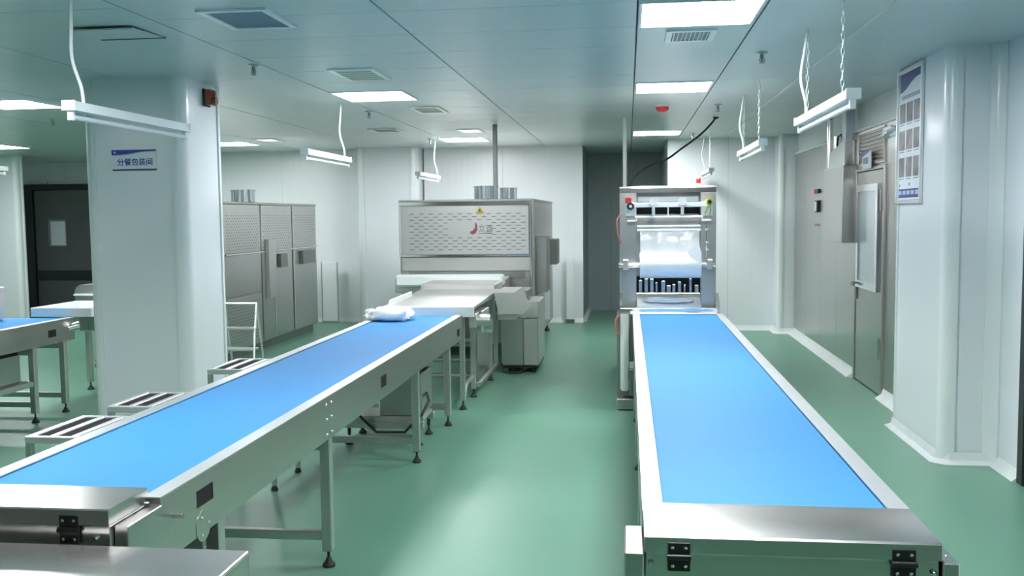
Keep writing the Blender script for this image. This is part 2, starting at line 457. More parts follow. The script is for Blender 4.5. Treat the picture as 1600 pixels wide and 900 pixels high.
# ================================================================== ceiling fittings
lampnames = {0: 'square ceiling panel light nearest the camera, above the right conveyor', 1: 'square ceiling panel light between louvre and red smoke detector',
             2: 'far square ceiling panel light above the film packing machine', 3: 'square ceiling panel light over the far half of left conveyor',
             4: 'small bright ceiling panel light in front of centre oven', 5: 'ceiling panel light cut by left frame edge beside the left column',
             6: 'ceiling panel light partly hidden by right edge of left column', 7: 'dim far ceiling panel light at the far left of frame', 8: 'ceiling panel light beyond the left frame edge, far row', 9: 'ceiling panel light above the frame over the left conveyor end', 10: 'ceiling panel light above the frame left of both conveyors', 11: 'unseen ceiling panel light added over the near end of right conveyor'}
def lamp(i, x, y):
    lab = lampnames[i]
    t = thing('ceiling_light', lab, 'ceiling light', (x, y, H), 'square panel lights in the ceiling')
    s = 0.30
    part(t, 'frame', MB().box(x - s, x + s, y - s, y - s + 0.014, H - 0.013, H - 0.0005).box(x - s, x + s, y + s - 0.014, y + s, H - 0.013, H - 0.0005)
         .box(x - s, x - s + 0.014, y - s + 0.014, y + s - 0.014, H - 0.013, H - 0.0005).box(x + s - 0.014, x + s, y - s + 0.014, y + s - 0.014, H - 0.013, H - 0.0005), 'white', smooth=False)
    part(t, 'diffuser', B(x - s + 0.014, x + s - 0.014, y - s + 0.014, y + s - 0.014, H - 0.010, H - 0.003), 'lamp', smooth=False)
for i, (x, y) in enumerate(LAMPS): lamp(i, x, y)

def vent(x0, x1, y0, y1, label, mk, louvre=0, axis='x', group='ceiling vents', drop=0.012, name='ceiling_vent'):
    t = thing(name, label, 'vent', ((x0 + x1) / 2, (y0 + y1) / 2, H), group)
    f = 0.035
    fr = MB()
    for a in ((x0, x1, y0, y0 + f), (x0, x1, y1 - f, y1), (x0, x0 + f, y0 + f, y1 - f), (x1 - f, x1, y0 + f, y1 - f)):
        fr.box(a[0], a[1], a[2], a[3], H - drop, H - 0.0005)
    part(t, 'frame', fr, 'white', smooth=False)
    part(t, 'core', B(x0 + f, x1 - f, y0 + f, y1 - f, H - drop * 0.35, H - 0.0005), mk, smooth=False)
    for k in range(louvre):
        if axis == 'x':
            yy = y0 + f + (y1 - y0 - 2 * f) * (k + 0.5) / louvre
            part(t, 'slat', MB().prism([(yy - 0.012, H - drop * 0.4), (yy + 0.004, H - drop), (yy + 0.008, H - drop), (yy - 0.006, H - drop * 0.4)], 'x', x0 + f, x1 - f), 'satin', smooth=False)
        else:
            xx = x0 + f + (x1 - x0 - 2 * f) * (k + 0.5) / louvre
            part(t, 'slat', B(xx - 0.003, xx + 0.003, y0 + f, y1 - f, H - drop, H - drop * 0.4), 'satin', smooth=False)
vent(-2.10, -1.74, 4.50, 4.96, 'blue filter vent in the ceiling at top of the photo, nearest of its row', 'filter')
vent(-2.05, -1.73, 6.40, 6.93, 'white framed ceiling vent with blue core just in front of the middle panel light', 'filter', 5)
vent(-2.02, -1.74, 8.72, 9.22, 'white framed ceiling vent just behind the middle panel light', 'teal', 5)
vent(-2.00, -1.72, 11.05, 11.5, 'thin far ceiling vent right before the oven panel light', 'teal', 4)
vent(-2.98, -2.64, 10.75, 11.15, 'thin dark ceiling vent left of the row, before the back pilaster', 'teal', 4)
vent(-4.78, -4.50, 11.75, 12.2, 'thin ceiling vent above the left oven', 'teal', 4)
vent(0.215, 0.495, 5.42, 5.76, 'louvred white ceiling grille with dark fins behind the nearest panel light', 'teal', 9, 'y')
# closed hatch over the left column
t = thing('ceiling_hatch', 'ceiling coloured hatch cover hanging slightly open above left column', 'hatch', (-2.75, 4.95, H))
part(t, 'cover', MB().prism([(4.78, H - 0.022), (5.12, H - 0.004), (5.12, H - 0.0005), (4.78, H - 0.014)], 'x', -2.94, -2.58), 'ceil', smooth=False)
part(t, 'rim', B(-2.95, -2.57, 5.121, 5.13, H - 0.008, H - 0.0005), 'gap', smooth=False)

def sprinkler(x, y, label):
    t = thing('sprinkler', label, 'sprinkler', (x, y, H), 'pendent sprinklers')
    part(t, 'escutcheon', MB().lathe(x, y, [(0.036, H - 0.001), (0.036, H - 0.006), (0.018, H - 0.014)], 14), 'satin')
    part(t, 'body', MB().lathe(x, y, [(0.012, H - 0.013), (0.012, H - 0.035), (0.007, H - 0.04), (0.006, H - 0.055)], 10), 'darksteel')
    part(t, 'frame_arms', MB().tube([(x - 0.012, y, H - 0.035), (x - 0.016, y, H - 0.05), (x, y, H - 0.066)], 0.003, 6).tube([(x + 0.012, y, H - 0.035), (x + 0.016, y, H - 0.05), (x, y, H - 0.066)], 0.003, 6), 'darksteel')
    part(t, 'deflector', MB().lathe(x, y, [(0.018, H - 0.066), (0.018, H - 0.069)], 12), 'darksteel')
for x, y, l in ((-2.47, 6.14, 'ceiling sprinkler just right of the left column top'), (-2.48, 9.02, 'ceiling sprinkler below the middle panel light'),
                (0.85, 6.28, 'ceiling sprinkler nearest the camera, on the right ceiling panels'), (0.84, 9.16, 'ceiling sprinkler above the end of the black hose'),
                (-5.74, 9.0, 'ceiling sprinkler left of the left column'), (-2.58, 12.36, 'small far ceiling sprinkler above the back pilaster'),
                (0.82, 12.33, 'small far ceiling sprinkler above the film packing machine')):
    sprinkler(x, y, l)
t = thing('smoke_detector', 'red round smoke detector on the ceiling between two panel lights', 'smoke detector', (0.32, 9.04, H))
part(t, 'base', MB().lathe(0.32, 9.04, [(0.066, H - 0.001), (0.066, H - 0.022), (0.060, H - 0.026)], 20), 'plastic')
part(t, 'dome', MB().lathe(0.32, 9.04, [(0.060, H - 0.027), (0.058, H - 0.055), (0.035, H - 0.07), (0.004, H - 0.072)], 20), 'red')

def chain(x, y, z0, z1):
    mb = MB()
    n = int((z1 - z0) / 0.034)
    st = (z1 - z0) / n
    for k in range(n):
        zc = z0 + st * (k + 0.5)
        hx = st * 0.62
        pts = []
        for q in range(8):
            a = 2 * PI * q / 8
            u, v = 0.0075 * math.cos(a), hx * math.sin(a)
            pts.append((x + (u if k % 2 else 0), y + (0 if k % 2 else u), zc + v))
        pts.append(pts[0])
        mb.tube(pts, 0.0024, 4, caps=False)
    return mb
def smooth_path(P, n=6):
    P = [Vector(p) for p in P]
    out = []
    for i in range(len(P) - 1):
        p0, p1, p2, p3 = P[max(i - 1, 0)], P[i], P[i + 1], P[min(i + 2, len(P) - 1)]
        for k in range(n):
            t = k / n
            out.append(0.5 * ((2 * p1) + (p2 - p0) * t + (2 * p0 - 5 * p1 + 4 * p2 - p3) * t * t + (3 * p1 - p0 - 3 * p2 + p3) * t ** 3))
    return out + [P[-1]]
def uv_tube(x, y0, y1, label, cable_y, chains=True, cable_dx=0.03):
    z = 2.105
    t = thing('tube_light', label, 'tube light', (x, (y0 + y1) / 2, z), 'hanging tube lights')
    part(t, 'housing', MB().prism([(x - 0.032, z), (x - 0.022, z + 0.045), (x + 0.022, z + 0.045), (x + 0.032, z)], 'y', y0, y1), 'white', smooth=False)
    part(t, 'end_cap', B(x - 0.034, x + 0.034, y0 - 0.012, y0 - 0.0005, z - 0.002, z + 0.047, b=0.003), 'plastic')
    part(t, 'end_cap', B(x - 0.034, x + 0.034, y1 + 0.0005, y1 + 0.012, z - 0.002, z + 0.047, b=0.003), 'plastic')
    for yy in (y0 + 0.012, y1 - 0.012): part(t, 'lamp_holder', B(x - 0.014, x + 0.014, yy - 0.012, yy + 0.012, z - 0.045, z - 0.0005, b=0.003), 'plastic')
    part(t, 'tube', MB().tube([(x, y0 + 0.026, z - 0.028), (x, y1 - 0.026, z - 0.028)], 0.013, 12), 'tube')
    if chains:
        for yy in (y0 + 0.22, y1 - 0.22): part(t, 'chain', chain(x, yy, z + 0.045, H - 0.001), 'chain')
    c = cable_y
    part(t, 'cable', MB().tube(smooth_path([(x + 0.005, c, z + 0.046), (x, c - 0.005, z + 0.12), (x - cable_dx, c - 0.02, z + 0.25), (x - cable_dx * 0.5, c - 0.04, z + 0.40), (x, c - 0.06, H - 0.001)]), 0.008, 8), 'cable')
uv_tube(1.0, 4.44, 5.76, 'large white tube light on chains at upper right, nearest hanging lamp', 5.60)
uv_tube(1.0, 7.30, 8.70, 'mid-size hanging white tube light right of the black hose', 8.55)
uv_tube(1.0, 11.70, 12.98, 'smallest hanging white tube light just above the red beacon', 12.8)
uv_tube(-2.55, 4.13, 5.28, 'long pale tube light hanging in front of the left column', 4.24, chains=False)
uv_tube(-2.55, 7.34, 8.52, 'hanging white tube light above the left conveyor, before the back wall', 8.40, chains=False)
uv_tube(-2.55, 11.44, 12.68, 'small hanging white tube light in front of back pilaster', 12.6, chains=False)
uv_tube(-6.22, 7.6, 8.9, 'hanging tube light whose end just enters at the left frame edge', 8.7, chains=False)
t = thing('wall_tube_light', 'short white tube light above the dark grey door at far left', 'tube light', (-10.4, 15.72, 2.27))
part(t, 'housing', B(-10.62, -10.22, 15.735, 15.785, 2.245, 2.30, b=0.004), 'white')
part(t, 'tube', MB().tube([(-10.6, 15.715, 2.262), (-10.24, 15.715, 2.262)], 0.016), 'tube')

# ================================================================== signs on columns
t = thing('room_sign', 'white and blue Chinese room sign on front of left column', 'sign', (-3.535, 6.5, 2.03))
sy = 6.512
part(t, 'plate', B(-3.705, -3.365, sy - 0.009, sy - 0.0005, 1.952, 2.104, b=0.001), 'paper')
yb = sy - 0.0095
def wave(x0, x1, zt, zl, zr):
    n = 14
    top = [(x0 + (x1 - x0) * k / n, zt) for k in range(n + 1)]
    bot = []
    for k in range(n, -1, -1):
        u = k / n
        s = 1 / (1 + math.exp(-(u - 0.5) * 9))
        bot.append((x0 + (x1 - x0) * u, zl + (zr - zl) * s))
    return top + bot
part(t, 'pale_wave', MB().prism(wave(-3.705, -3.365, 2.1035, 2.060, 2.088), 'y', yb - 0.0004, yb), 'ppale', smooth=False)
part(t, 'blue_wave', MB().prism(wave(-3.705, -3.365, 2.1038, 2.068, 2.093), 'y', yb - 0.0009, yb - 0.0005), 'blue', smooth=False)
part(t, 'emblem', MB().tube([(-3.680, yb - 0.0014, 2.085), (-3.680, yb - 0.0009, 2.085)], 0.008, 14), 'ppale', smooth=False)
part(t, 'blue_band', B(-3.702, -3.365, yb - 0.0009, yb, 1.954, 1.966), 'navy', smooth=False)
text(t, 'lettering', '分餐包装间', 0.055, 'blue', (-3.528, yb - 0.001, 2.012), (1, 0, 0), (0, 0, 1), bold=0.0009)

t = thing('alarm_strobe', 'dark red alarm strobe on the right face of left column', 'alarm', (-3.15, 6.9, 2.5))
part(t, 'base', B(-3.162, -3.143, 6.845, 6.955, 2.445, 2.575, b=0.005), 'black')
part(t, 'lens', MB().prism([(6.853, 2.452), (6.947, 2.452), (6.947, 2.568), (6.853, 2.568)], 'x', -3.142, -3.10), 'orange')
part(t, 'horn', MB().tube([(-3.1, 6.9, 2.485), (-3.072, 6.9, 2.485)], [0.034, 0.026], 16), 'orange')
part(t, 'flash_tube', MB().tube([(-3.1, 6.9, 2.54), (-3.082, 6.9, 2.54)], [0.024, 0.016], 14), 'orange')

t = thing('poster', 'tall framed hygiene poster with blue swoosh and nine photos on right column', 'poster', (1.96, 7.0, 2.1))
px = 1.972
y0, y1, z0, z1 = 6.70, 7.30, 1.652, 2.607
for a in ((y0, y1, z0, z0 + 0.03), (y0, y1, z1 - 0.03, z1), (y0, y0 + 0.03, z0 + 0.0301, z1 - 0.0301), (y1 - 0.03, y1, z0 + 0.0301, z1 - 0.0301)):
    part(t, 'frame_bar', B(px - 0.022, px - 0.0005, *a, b=0.004), 'alu')
part(t, 'sheet', B(px - 0.010, px - 0.0006, y0 + 0.031, y1 - 0.031, z0 + 0.031, z1 - 0.031), 'paper', smooth=False)
xs = px - 0.0105
ya, yz = y1 - 0.032, y0 + 0.032         # left and right edge as seen from the room
def PY(u): return ya + (yz - ya) * u
def PZ(v): return z1 - 0.031 - (z1 - z0 - 0.062) * v
def pr_(name, u0, u1, v0, v1, mk, off=0.0): return part(t, name, B(xs - off - 0.0006, xs - off, PY(u0), PY(u1), PZ(v0), PZ(v1)), mk, smooth=False)
sw = [(PY(0), PZ(0)), (PY(1), PZ(0)), (PY(1), PZ(0.055)), (PY(0.75), PZ(0.062)), (PY(0.55), PZ(0.085)), (PY(0.35), PZ(0.12)), (PY(0.18), PZ(0.142)), (PY(0), PZ(0.148))]
part(t, 'blue_swoosh', MB().prism(sw, 'x', xs - 0.0006, xs), 'violet', smooth=False)
for k in range(9): pr_('title_mark', 0.14 + k * 0.09, 0.205 + k * 0.09, 0.172, 0.205, 'pgrey')
for r in range(3):
    for c in range(3):
        v = 0.235 + r * 0.215
        u = 0.04 + c * 0.325
        pr_('photo', u, u + 0.27, v, v + 0.155, 'photo')
        pr_('caption_line', u + 0.03, u + 0.24, v + 0.166, v + 0.174, 'pgrey')
for u, v in ((0.08, 0.875), (0.52, 0.868)): pr_('small_mark', u, u + 0.05, v, v + 0.022, 'pgrey')
pr_('blue_band', 0.0, 1.0, 0.915, 0.985, 'violet')
for k in range(5): pr_('pale_cell', 0.07 + k * 0.185, 0.20 + k * 0.185, 0.929, 0.960, 'ppale', 0.0007)

# ================================================================== belt conveyors
def foot(mb, x, y):
    mb.lathe(x, y, [(0.030, 0.001), (0.030, 0.010), (0.014, 0.03), (0.012, 0.04)], 12)
    mb.tube([(x, y, 0.035), (x, y, 0.085)], 0.007, 8)
    return mb
def leg(t, x, y, ztop, s=0.024):
    l = part(t, 'leg', B(x - s, x + s, y - s, y + s, 0.075, ztop, b=0.003), 'satin')
    part(l, 'foot', foot(MB(), x, y), 'rubber')
    return l
def screw(mb, p, d, r=0.006, l=0.006):
    p = Vector(p); d = Vector(d)
    return mb.tube([p, p + d * l * 0.5, p + d * l], [r, r, r * 0.55], 8)
def hinge(t, x, y, z0, z1):
    w = 0.028
    zm = (z0 + z1) / 2
    hg = part(t, 'hinge', MB().box(x - w, x + w, y - 0.010, y - 0.0005, zm + 0.006, z1, b=0.002).box(x - w, x + w, y - 0.010, y - 0.0005, z0, zm - 0.006, b=0.002)
              .tube([(x - w - 0.002, y - 0.011, zm), (x + w + 0.002, y - 0.011, zm)], 0.008, 12), 'black', label='black lift-off hinge')
    mb = MB()
    for dx in (-0.016, 0.016):
        for zz in (z0 + 0.014, z1 - 0.014): screw(mb, (x + dx, y - 0.010, zz), (0, -1, 0), 0.0045, 0.004)
    part(hg, 'screws', mb, 'bright')
def conveyor(label, xl, xr, yn, yf, joint, slots, legs, zt=0.80, zb=0.605, lid=None, lidz=(0.80, 0.80, 0.757), rollers=True, name='belt_conveyor'):
    t = thing(name, label, 'conveyor', ((xl + xr) / 2, (yn + yf) / 2, 0), 'blue belt conveyors')
    rw = 0.056
    part(t, 'belt', MB().prism([(yn + 0.02, zt - 0.006), (yf - 0.03, zt - 0.006), (yf - 0.012, zt - 0.014), (yf, zt - 0.035), (yf - 0.012, zt - 0.056), (yf - 0.03, zt - 0.064),
                                (yf - 0.03, zt - 0.060), (yn + 0.02, zt - 0.060)], 'x', xl + rw + 0.002, xr - rw - 0.002), 'belt', angle=40)
    part(t, 'bed', B(xl + 0.01, xr - 0.01, yn + 0.02, yf - 0.06, zt - 0.13, zt - 0.07), 'void', smooth=False)
    spans = [yn] + joint + [yf]
    for k in range(len(spans) - 1):
        a, b = spans[k], spans[k + 1] - 0.0015
        for s, xo, xi in ((-1, xl, xl + rw), (1, xr, xr - rw)):
            hs = [h for h in slots if a < h[0] < b]
            part(t, 'side_plate', MB().plate('x', xo, xo - s * 0.003, a, b, zb, zt - 0.004, hs), 'steel', smooth=False)
            part(t, 'edge_rail', B(min(xo, xi), max(xo, xi), a, b, zt - 0.0035, zt + 0.001), 'alu', smooth=False)
            if s > 0:
                for h in hs:
                    part(t, 'slot_liner', B(xo - 0.03, xo - 0.0032, h[0] - 0.01, h[1] + 0.01, h[2] - 0.01, h[3] + 0.01), 'void', label='dark slot in the side plate', smooth=False)
    for jy in joint:
        mb = MB()
        for dz in (0.035, 0.10, 0.17):
            for dy in (-0.035, 0.035): screw(mb, (xr, jy + dy, zt - dz), (1, 0, 0), 0.007, 0.007)
        part(t, 'joint_bolts', mb, 'bright')
    for (ly, brace) in legs:
        for lx in (xl + 0.03, xr - 0.03): leg(t, lx, ly, zb + 0.03)
        part(t, 'cross_bar', B(xl + 0.054, xr - 0.054, ly - 0.02, ly + 0.02, 0.125, 0.167, b=0.003), 'satin')
        part(t, 'cross_bar', B(xl + 0.054, xr - 0.054, ly - 0.02, ly + 0.02, zb - 0.06, zb - 0.02, b=0.003), 'satin')
    return t
# --- left conveyor
xl, xr = -2.02, -1.34
cl = conveyor('long blue belt conveyor on the left running from foreground to the centre oven', xl, xr, 2.535, 7.56, [4.08], [(2.76, 2.88, 0.695, 0.75), (4.99, 5.11, 0.665, 0.73), (7.32, 7.44, 0.645, 0.705)],
              [(2.95, 1), (4.12, 1), (5.96, 1), (7.05, 1)])
lx0, lx1 = -1.985, -1.376
# near end: hinged lid, front panel and bracket blocks
part(cl, 'end_lid', MB().prism([(2.322, 0.787), (2.322, 0.826), (2.326, 0.830), (2.53, 0.830), (2.533, 0.827), (2.533, 0.802), (2.50, 0.787)], 'x', lx0, lx1), 'steelx', label='hinged stainless lid over the belt end', angle=20)
part(cl, 'end_panel', B(lx0 + 0.004, lx1 - 0.001, 2.330, 2.530, 0.50, 0.784, b=0.003), 'steelx')
for xa, xb in ((lx1 + 0.001, xr + 0.006), (xl - 0.006, lx0 - 0.001)):
    part(cl, 'end_block', B(xa, xb, 2.345, 2.534, 0.56, 0.780, b=0.003), 'steelv')
part(cl, 'end_filler', B(-1.40, xr - 0.002, 2.5345, 2.58, 0.56, 0.7955), 'steelv', smooth=False)
hinge(cl, -1.49, 2.330, 0.733, 0.812); hinge(cl, -1.90, 2.330, 0.733, 0.812)
mb = MB(); screw(mb, (-1.415, 2.330, 0.752), (0, -1, 0), 0.008, 0.014); part(cl, 'bolt', mb, 'bright')
mb = MB(); mb.tube([(xr + 0.001, 2.60, 0.725), (xr + 0.035, 2.60, 0.728)], 0.007, 8); part(cl, 'adjuster_bolt', mb, 'bright')
part(cl, 'drive_cover', MB().tube([(xr + 0.0005, 2.80, 0.63), (xr + 0.002, 2.80, 0.63)], 0.05, 24), 'steel')
mb = MB()
for q in range(3): screw(mb, (xr + 0.002, 2.80 + 0.032 * math.cos(q * 2.1), 0.63 + 0.032 * math.sin(q * 2.1)), (1, 0, 0), 0.006, 0.005)
part(cl, 'drive_bolts', mb, 'bright')
part(cl, 'motor', MB().tube([(-1.75, 2.78, 0.46), (-1.42, 2.78, 0.46)], 0.075, 16).box(-1.42, -1.37, 2.70, 2.86, 0.37, 0.595, b=0.006), 'black')
# --- right conveyor
xl, xr = 0.038, 0.752
cr_ = conveyor('wide blue belt conveyor on the right leading to the film packing machine', xl, xr, 2.53, 7.70, [4.15, 5.95], [], [(2.80, 1), (4.3, 1), (5.9, 1), (7.3, 1)])
part(cr_, 'end_lid', MB().prism([(2.335, 0.758), (2.335, 0.796), (2.340, 0.801), (2.600, 0.8035), (2.604, 0.8025), (2.604, 0.8015), (2.52, 0.80), (2.52, 0.758)], 'x', 0.040, 0.750), 'steelx', label='hinged stainless lid over the belt end', angle=20)
part(cr_, 'end_panel', B(0.042, 0.748, 2.342, 2.525, 0.50, 0.7545, b=0.003), 'steelx')
part(cr_, 'end_block', B(-0.010, 0.0385, 2.325, 2.53, 0.50, 0.760, b=0.004), 'steelv')
part(cr_, 'end_block', B(0.7515, 0.790, 2.325, 2.53, 0.50, 0.757, b=0.004), 'steelv')
mb = MB()
for (x, y) in ((0.014, 2.36), (0.014, 2.47), (0.771, 2.37), (0.771, 2.48)): screw(mb, (x, y, 0.757), (0, 0, 1), 0.005, 0.005)
part(cr_, 'block_screws', mb, 'bright')
hinge(cr_, 0.125, 2.342, 0.711, 0.785); hinge(cr_, 0.663, 2.342, 0.711, 0.785)
mb = MB(); screw(mb, (0.056, 2.342, 0.727), (0, -1, 0), 0.008, 0.012); screw(mb, (0.733, 2.342, 0.727), (0, -1, 0), 0.008, 0.012); part(cr_, 'bolt', mb, 'bright')

# --- far left conveyor
xl, xr = -5.364, -4.65
cf = conveyor('short pale-topped belt conveyor at the left frame edge behind the left column', xl, xr, 4.9, 7.46, [6.2], [(7.09, 7.20, 0.655, 0.715)], [(5.4, 1), (6.92, 1), (7.33, 0)], zt=0.785, zb=0.60)
part(cf, 'shelf_rail', B(xr - 0.05, xr - 0.01, 5.43, 6.89, 0.295, 0.335, b=0.003), 'satin')
part(cf, 'motor_box', B(-5.0, -4.68, 6.38, 6.78, 0.341, 0.585, b=0.02), 'steelv', label='stainless motor box under the belt')
part(cf, 'shelf', B(xl + 0.06, xr - 0.06, 6.3, 6.88, 0.315, 0.340), 'satin')
part(cf, 'roller_bracket', MB().tube([(-4.67, 7.40, 0.70), (-4.60, 7.45, 0.72)], 0.035, 14), 'bright')
t = thing('white_tray', 'shallow white tray lying on end of the far left conveyor', 'tray', (-4.78, 7.8, 0.80))
part(t, 'base', B(-5.05, -4.50, 7.47, 8.15, 0.786, 0.80, b=0.003), 'plastic')
for a in ((-5.05, -4.50, 7.47, 7.485), (-5.05, -4.50, 8.135, 8.15), (-5.05, -5.035, 7.4855, 8.1345), (-4.515, -4.50, 7.4855, 8.1345)):
    part(t, 'side', B(*a, 0.8005, 0.862, b=0.003), 'plastic')
t = thing('plastic_tub', 'pinkish plastic tub on the far left belt at frame edge', 'tub', (-5.235, 7.2, 0.80))
part(t, 'body', MB().lathe(-5.235, 7.2, [(0.095, 0.786), (0.104, 0.80), (0.118, 1.03), (0.118, 1.05), (0.110, 1.05), (0.098, 0.81)], 24), 'pink')
part(t, 'rim', MB().lathe(-5.235, 7.2, [(0.119, 1.035), (0.128, 1.038), (0.128, 1.055), (0.119, 1.057)], 24), 'pink')
# sealing machine behind it
t = thing('sealing_machine', 'rounded pale steel sealing machine hood behind the white tray', 'machine', (-4.9, 8.7, 0))
hp = [(-5.13, 0.80), (-5.13, 0.94), (-5.115, 0.975), (-5.08, 1.0), (-4.45, 1.0), (-4.40, 0.98), (-4.38, 0.94), (-4.38, 0.80)]
part(t, 'hood', MB().prism(hp, 'y', 8.26, 8.75), 'satin')
part(t, 'hood_lip', B(-5.135, -4.375, 8.245, 8.2595, 0.90, 0.915), 'plastic')
part(t, 'body', B(-5.12, -4.39, 8.28, 8.74, 0.56, 0.798, b=0.01), 'steelv')
for lx in (-5.06, -4.45):
    for ly in (8.34, 8.68): leg(t, lx, ly, 0.56)
part(t, 'low_shelf', B(-5.03, -4.48, 8.37, 8.65, 0.20, 0.24, b=0.004), 'satin')
part(t, 'hose', MB().tube([(-4.9, 8.2, 0.30), (-4.75, 8.1, 0.36), (-4.6, 8.15, 0.45), (-4.4, 8.3, 0.48), (-4.3, 8.5, 0.52)], 0.018), 'rubber')

# ================================================================== foreground work table
t = thing('work_table', 'stainless work table corner in the bottom left foreground', 'table', (-1.9, 1.9, 0))
part(t, 'tabletop', MB().box(-2.9, -0.968, 1.50, 2.275, 0.742, 0.75, b=0.003).box(-2.9, -0.968, 2.268, 2.2749, 0.66, 0.7415).box(-0.975, -0.9682, 1.5, 2.2675, 0.66, 0.7415), 'steelx')
for lx in (-2.82, -1.02):
    for ly in (1.56, 2.22): leg(t, lx, ly, 0.741)
part(t, 'stretcher', B(-2.79, -1.05, 2.20, 2.24, 0.2, 0.24, b=0.003), 'satin')

# ================================================================== slatted stands beside the left conveyor
def stand(y0, y1, label):
    x0, x1, zt = -2.455, -2.055, 0.72
    t = thing('slatted_stand', label, 'stand', ((x0 + x1) / 2, (y0 + y1) / 2, 0), 'slatted steel stands')
    for a in ((x0, x1, y0, y0 + 0.025), (x0, x1, y1 - 0.025, y1)):
        part(t, 'rail', B(*a, zt - 0.03, zt, b=0.003), 'alu')
    n = 5
    for k in range(n):
        x = x0 + (x1 - 0.028 - x0) * k / (n - 1)
        part(t, 'bar', B(x, x + 0.028, y0 + 0.0255, y1 - 0.0255, zt - 0.03, zt, b=0.003), 'alu')
    for k in range(n - 1):
        xa = x0 + (x1 - 0.028 - x0) * k / (n - 1) + 0.0285
        xb = x0 + (x1 - 0.028 - x0) * (k + 1) / (n - 1) - 0.0005
        part(t, 'slat', B(xa, xb, y0 + 0.026, y1 - 0.026, zt - 0.022, zt - 0.008), 'slat', label='black plastic slat')
    for lx in (x0 + 0.014, x1 - 0.014):
        for ly in (y0 + 0.014, y1 - 0.014):
            l = part(t, 'leg', B(lx - 0.013, lx + 0.013, ly - 0.013, ly + 0.013, 0.03, zt - 0.0305, b=0.002), 'satin')
            part(l, 'foot', MB().lathe(lx, ly, [(0.02, 0.001), (0.02, 0.012), (0.010, 0.031)], 10), 'rubber')
    part(t, 'stretcher', B(x0 + 0.03, x1 - 0.03, y0 + 0.004, y0 + 0.022, 0.22, 0.245, b=0.002), 'satin')
stand(3.55, 3.97, 'slatted stand with black slats nearest the left frame edge')
stand(4.17, 4.55, 'slatted stand with black slats in front of the left column')
stand(5.25, 5.68, 'slatted stand with black slats right of the left column foot')

# ================================================================== white bundle on belt
def blob(cx, cy, cz, rx, ry, rz, n=24, m=12, amp=0.18, seed=3):
    rnd = random.Random(seed)
    ph = [(rnd.uniform(0, 6), rnd.uniform(2, 6), rnd.uniform(2, 7)) for _ in range(6)]
    vs, fs = [], []
    for j in range(m + 1):
        v = PI * j / m
        for i in range(n):
            u = 2 * PI * i / n
            d = 1 + amp * sum(math.sin(p + a * u + b * v) for p, a, b in [(q[0], round(q[1]), q[2]) for q in ph]) / 3
            sv = math.sin(v) ** 0.6 if 0 < j < m else 0
            cu = math.copysign(abs(math.cos(u)) ** 0.7, math.cos(u)); su = math.copysign(abs(math.sin(u)) ** 0.7, math.sin(u))
            vs.append((cx + rx * cu * sv * d, cy + ry * su * sv * d, max(cz - rz * 0.8, cz + rz * math.cos(v) * d)))
    for j in range(m):
        for i in range(n):
            a, b = j * n + i, j * n + (i + 1) % n
            fs.append((a, b, b + n, a + n))
    return MB().add(vs, fs)
t = thing('film_bundle', 'crumpled white plastic bundle lying at far left corner of left belt', 'bundle', (-1.86, 7.2, 0.795))
part(t, 'pack', blob(-1.84, 7.22, 0.8425, 0.16, 0.16, 0.058, amp=0.14), 'bag')
part(t, 'twisted_end', blob(-1.985, 7.23, 0.829, 0.07, 0.09, 0.042, amp=0.3, seed=9), 'bag')

# ================================================================== packing machine
t = thing('packing_machine', 'tall stainless film packing machine at the end of the right conveyor', 'machine', (0.33, 8.5, 0))
X0, X1, yf = -0.068, 0.716, 7.90
part(t, 'cabinet', B(X0, X1, 8.06, 10.30, 0.12, 1.826, b=0.006), 'steelv')
part(t, 'top_beam', MB().prism([(yf, 1.775), (yf, 1.815), (yf + 0.012, 1.828), (8.059, 1.828), (8.059, 1.775)], 'x', X0, X1), 'bright')
part(t, 'post', B(X0, 0.07, yf, 8.059, 0.80, 1.7745, b=0.003), 'steelv')
part(t, 'post', B(0.592, X1, yf, 8.059, 0.80, 1.7745, b=0.003), 'steelv')
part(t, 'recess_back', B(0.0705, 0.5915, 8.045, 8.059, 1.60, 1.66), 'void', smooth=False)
part(t, 'rear_bar', B(0.08, 0.575, 7.955, 7.99, 1.698, 1.742, b=0.004), 'plastic')
part(t, 'front_bar', B(-0.02, 0.683, 7.842, 7.868, 1.655, 1.692, b=0.004), 'plastic')
for xa, xb in ((-0.022, 0.068), (0.595, 0.685)):
    part(t, 'end_plate', B(xa, xb, 7.869, 7.899, 1.583, 1.692, b=0.003), 'plastic')
for x in (0.206, 0.44):
    c = part(t, 'clamp', MB().tube([(x, 7.80, 1.70), (x, 7.841, 1.70)], 0.034, 18), 'plastic')
    part(c, 'clamp_tab', B(x - 0.013, x + 0.013, 7.815, 7.835, 1.592, 1.668, b=0.003), 'plastic')
part(t, 'guide_rod', MB().tube([(0.326, 7.85, 1.575), (0.326, 7.85, 1.655)], 0.006), 'plastic')
for z, xa, xb, r in ((1.575, 0.06, 0.60, 0.010), (1.50, 0.075, 0.585, 0.009), (1.467, 0.075, 0.585, 0.013)):
    part(t, 'idler_roller', MB().tube([(xa, 7.83, z), (xb, 7.83, z)], r, 14), 'plastic')
for xa, xb, xe in ((-0.005, 0.07, 0.066), (0.595, 0.67, 0.599)):
    part(t, 'bracket', MB().tube([(xa, 7.83, 1.545), (xb, 7.83, 1.545)], 0.008, 10).tube([(xe, 7.83, 1.545), (xe, 7.83, 1.58)], 0.008, 10).tube([(xe, 7.83, 1.56), (xe, 7.90, 1.56)], 0.008, 8), 'plastic')
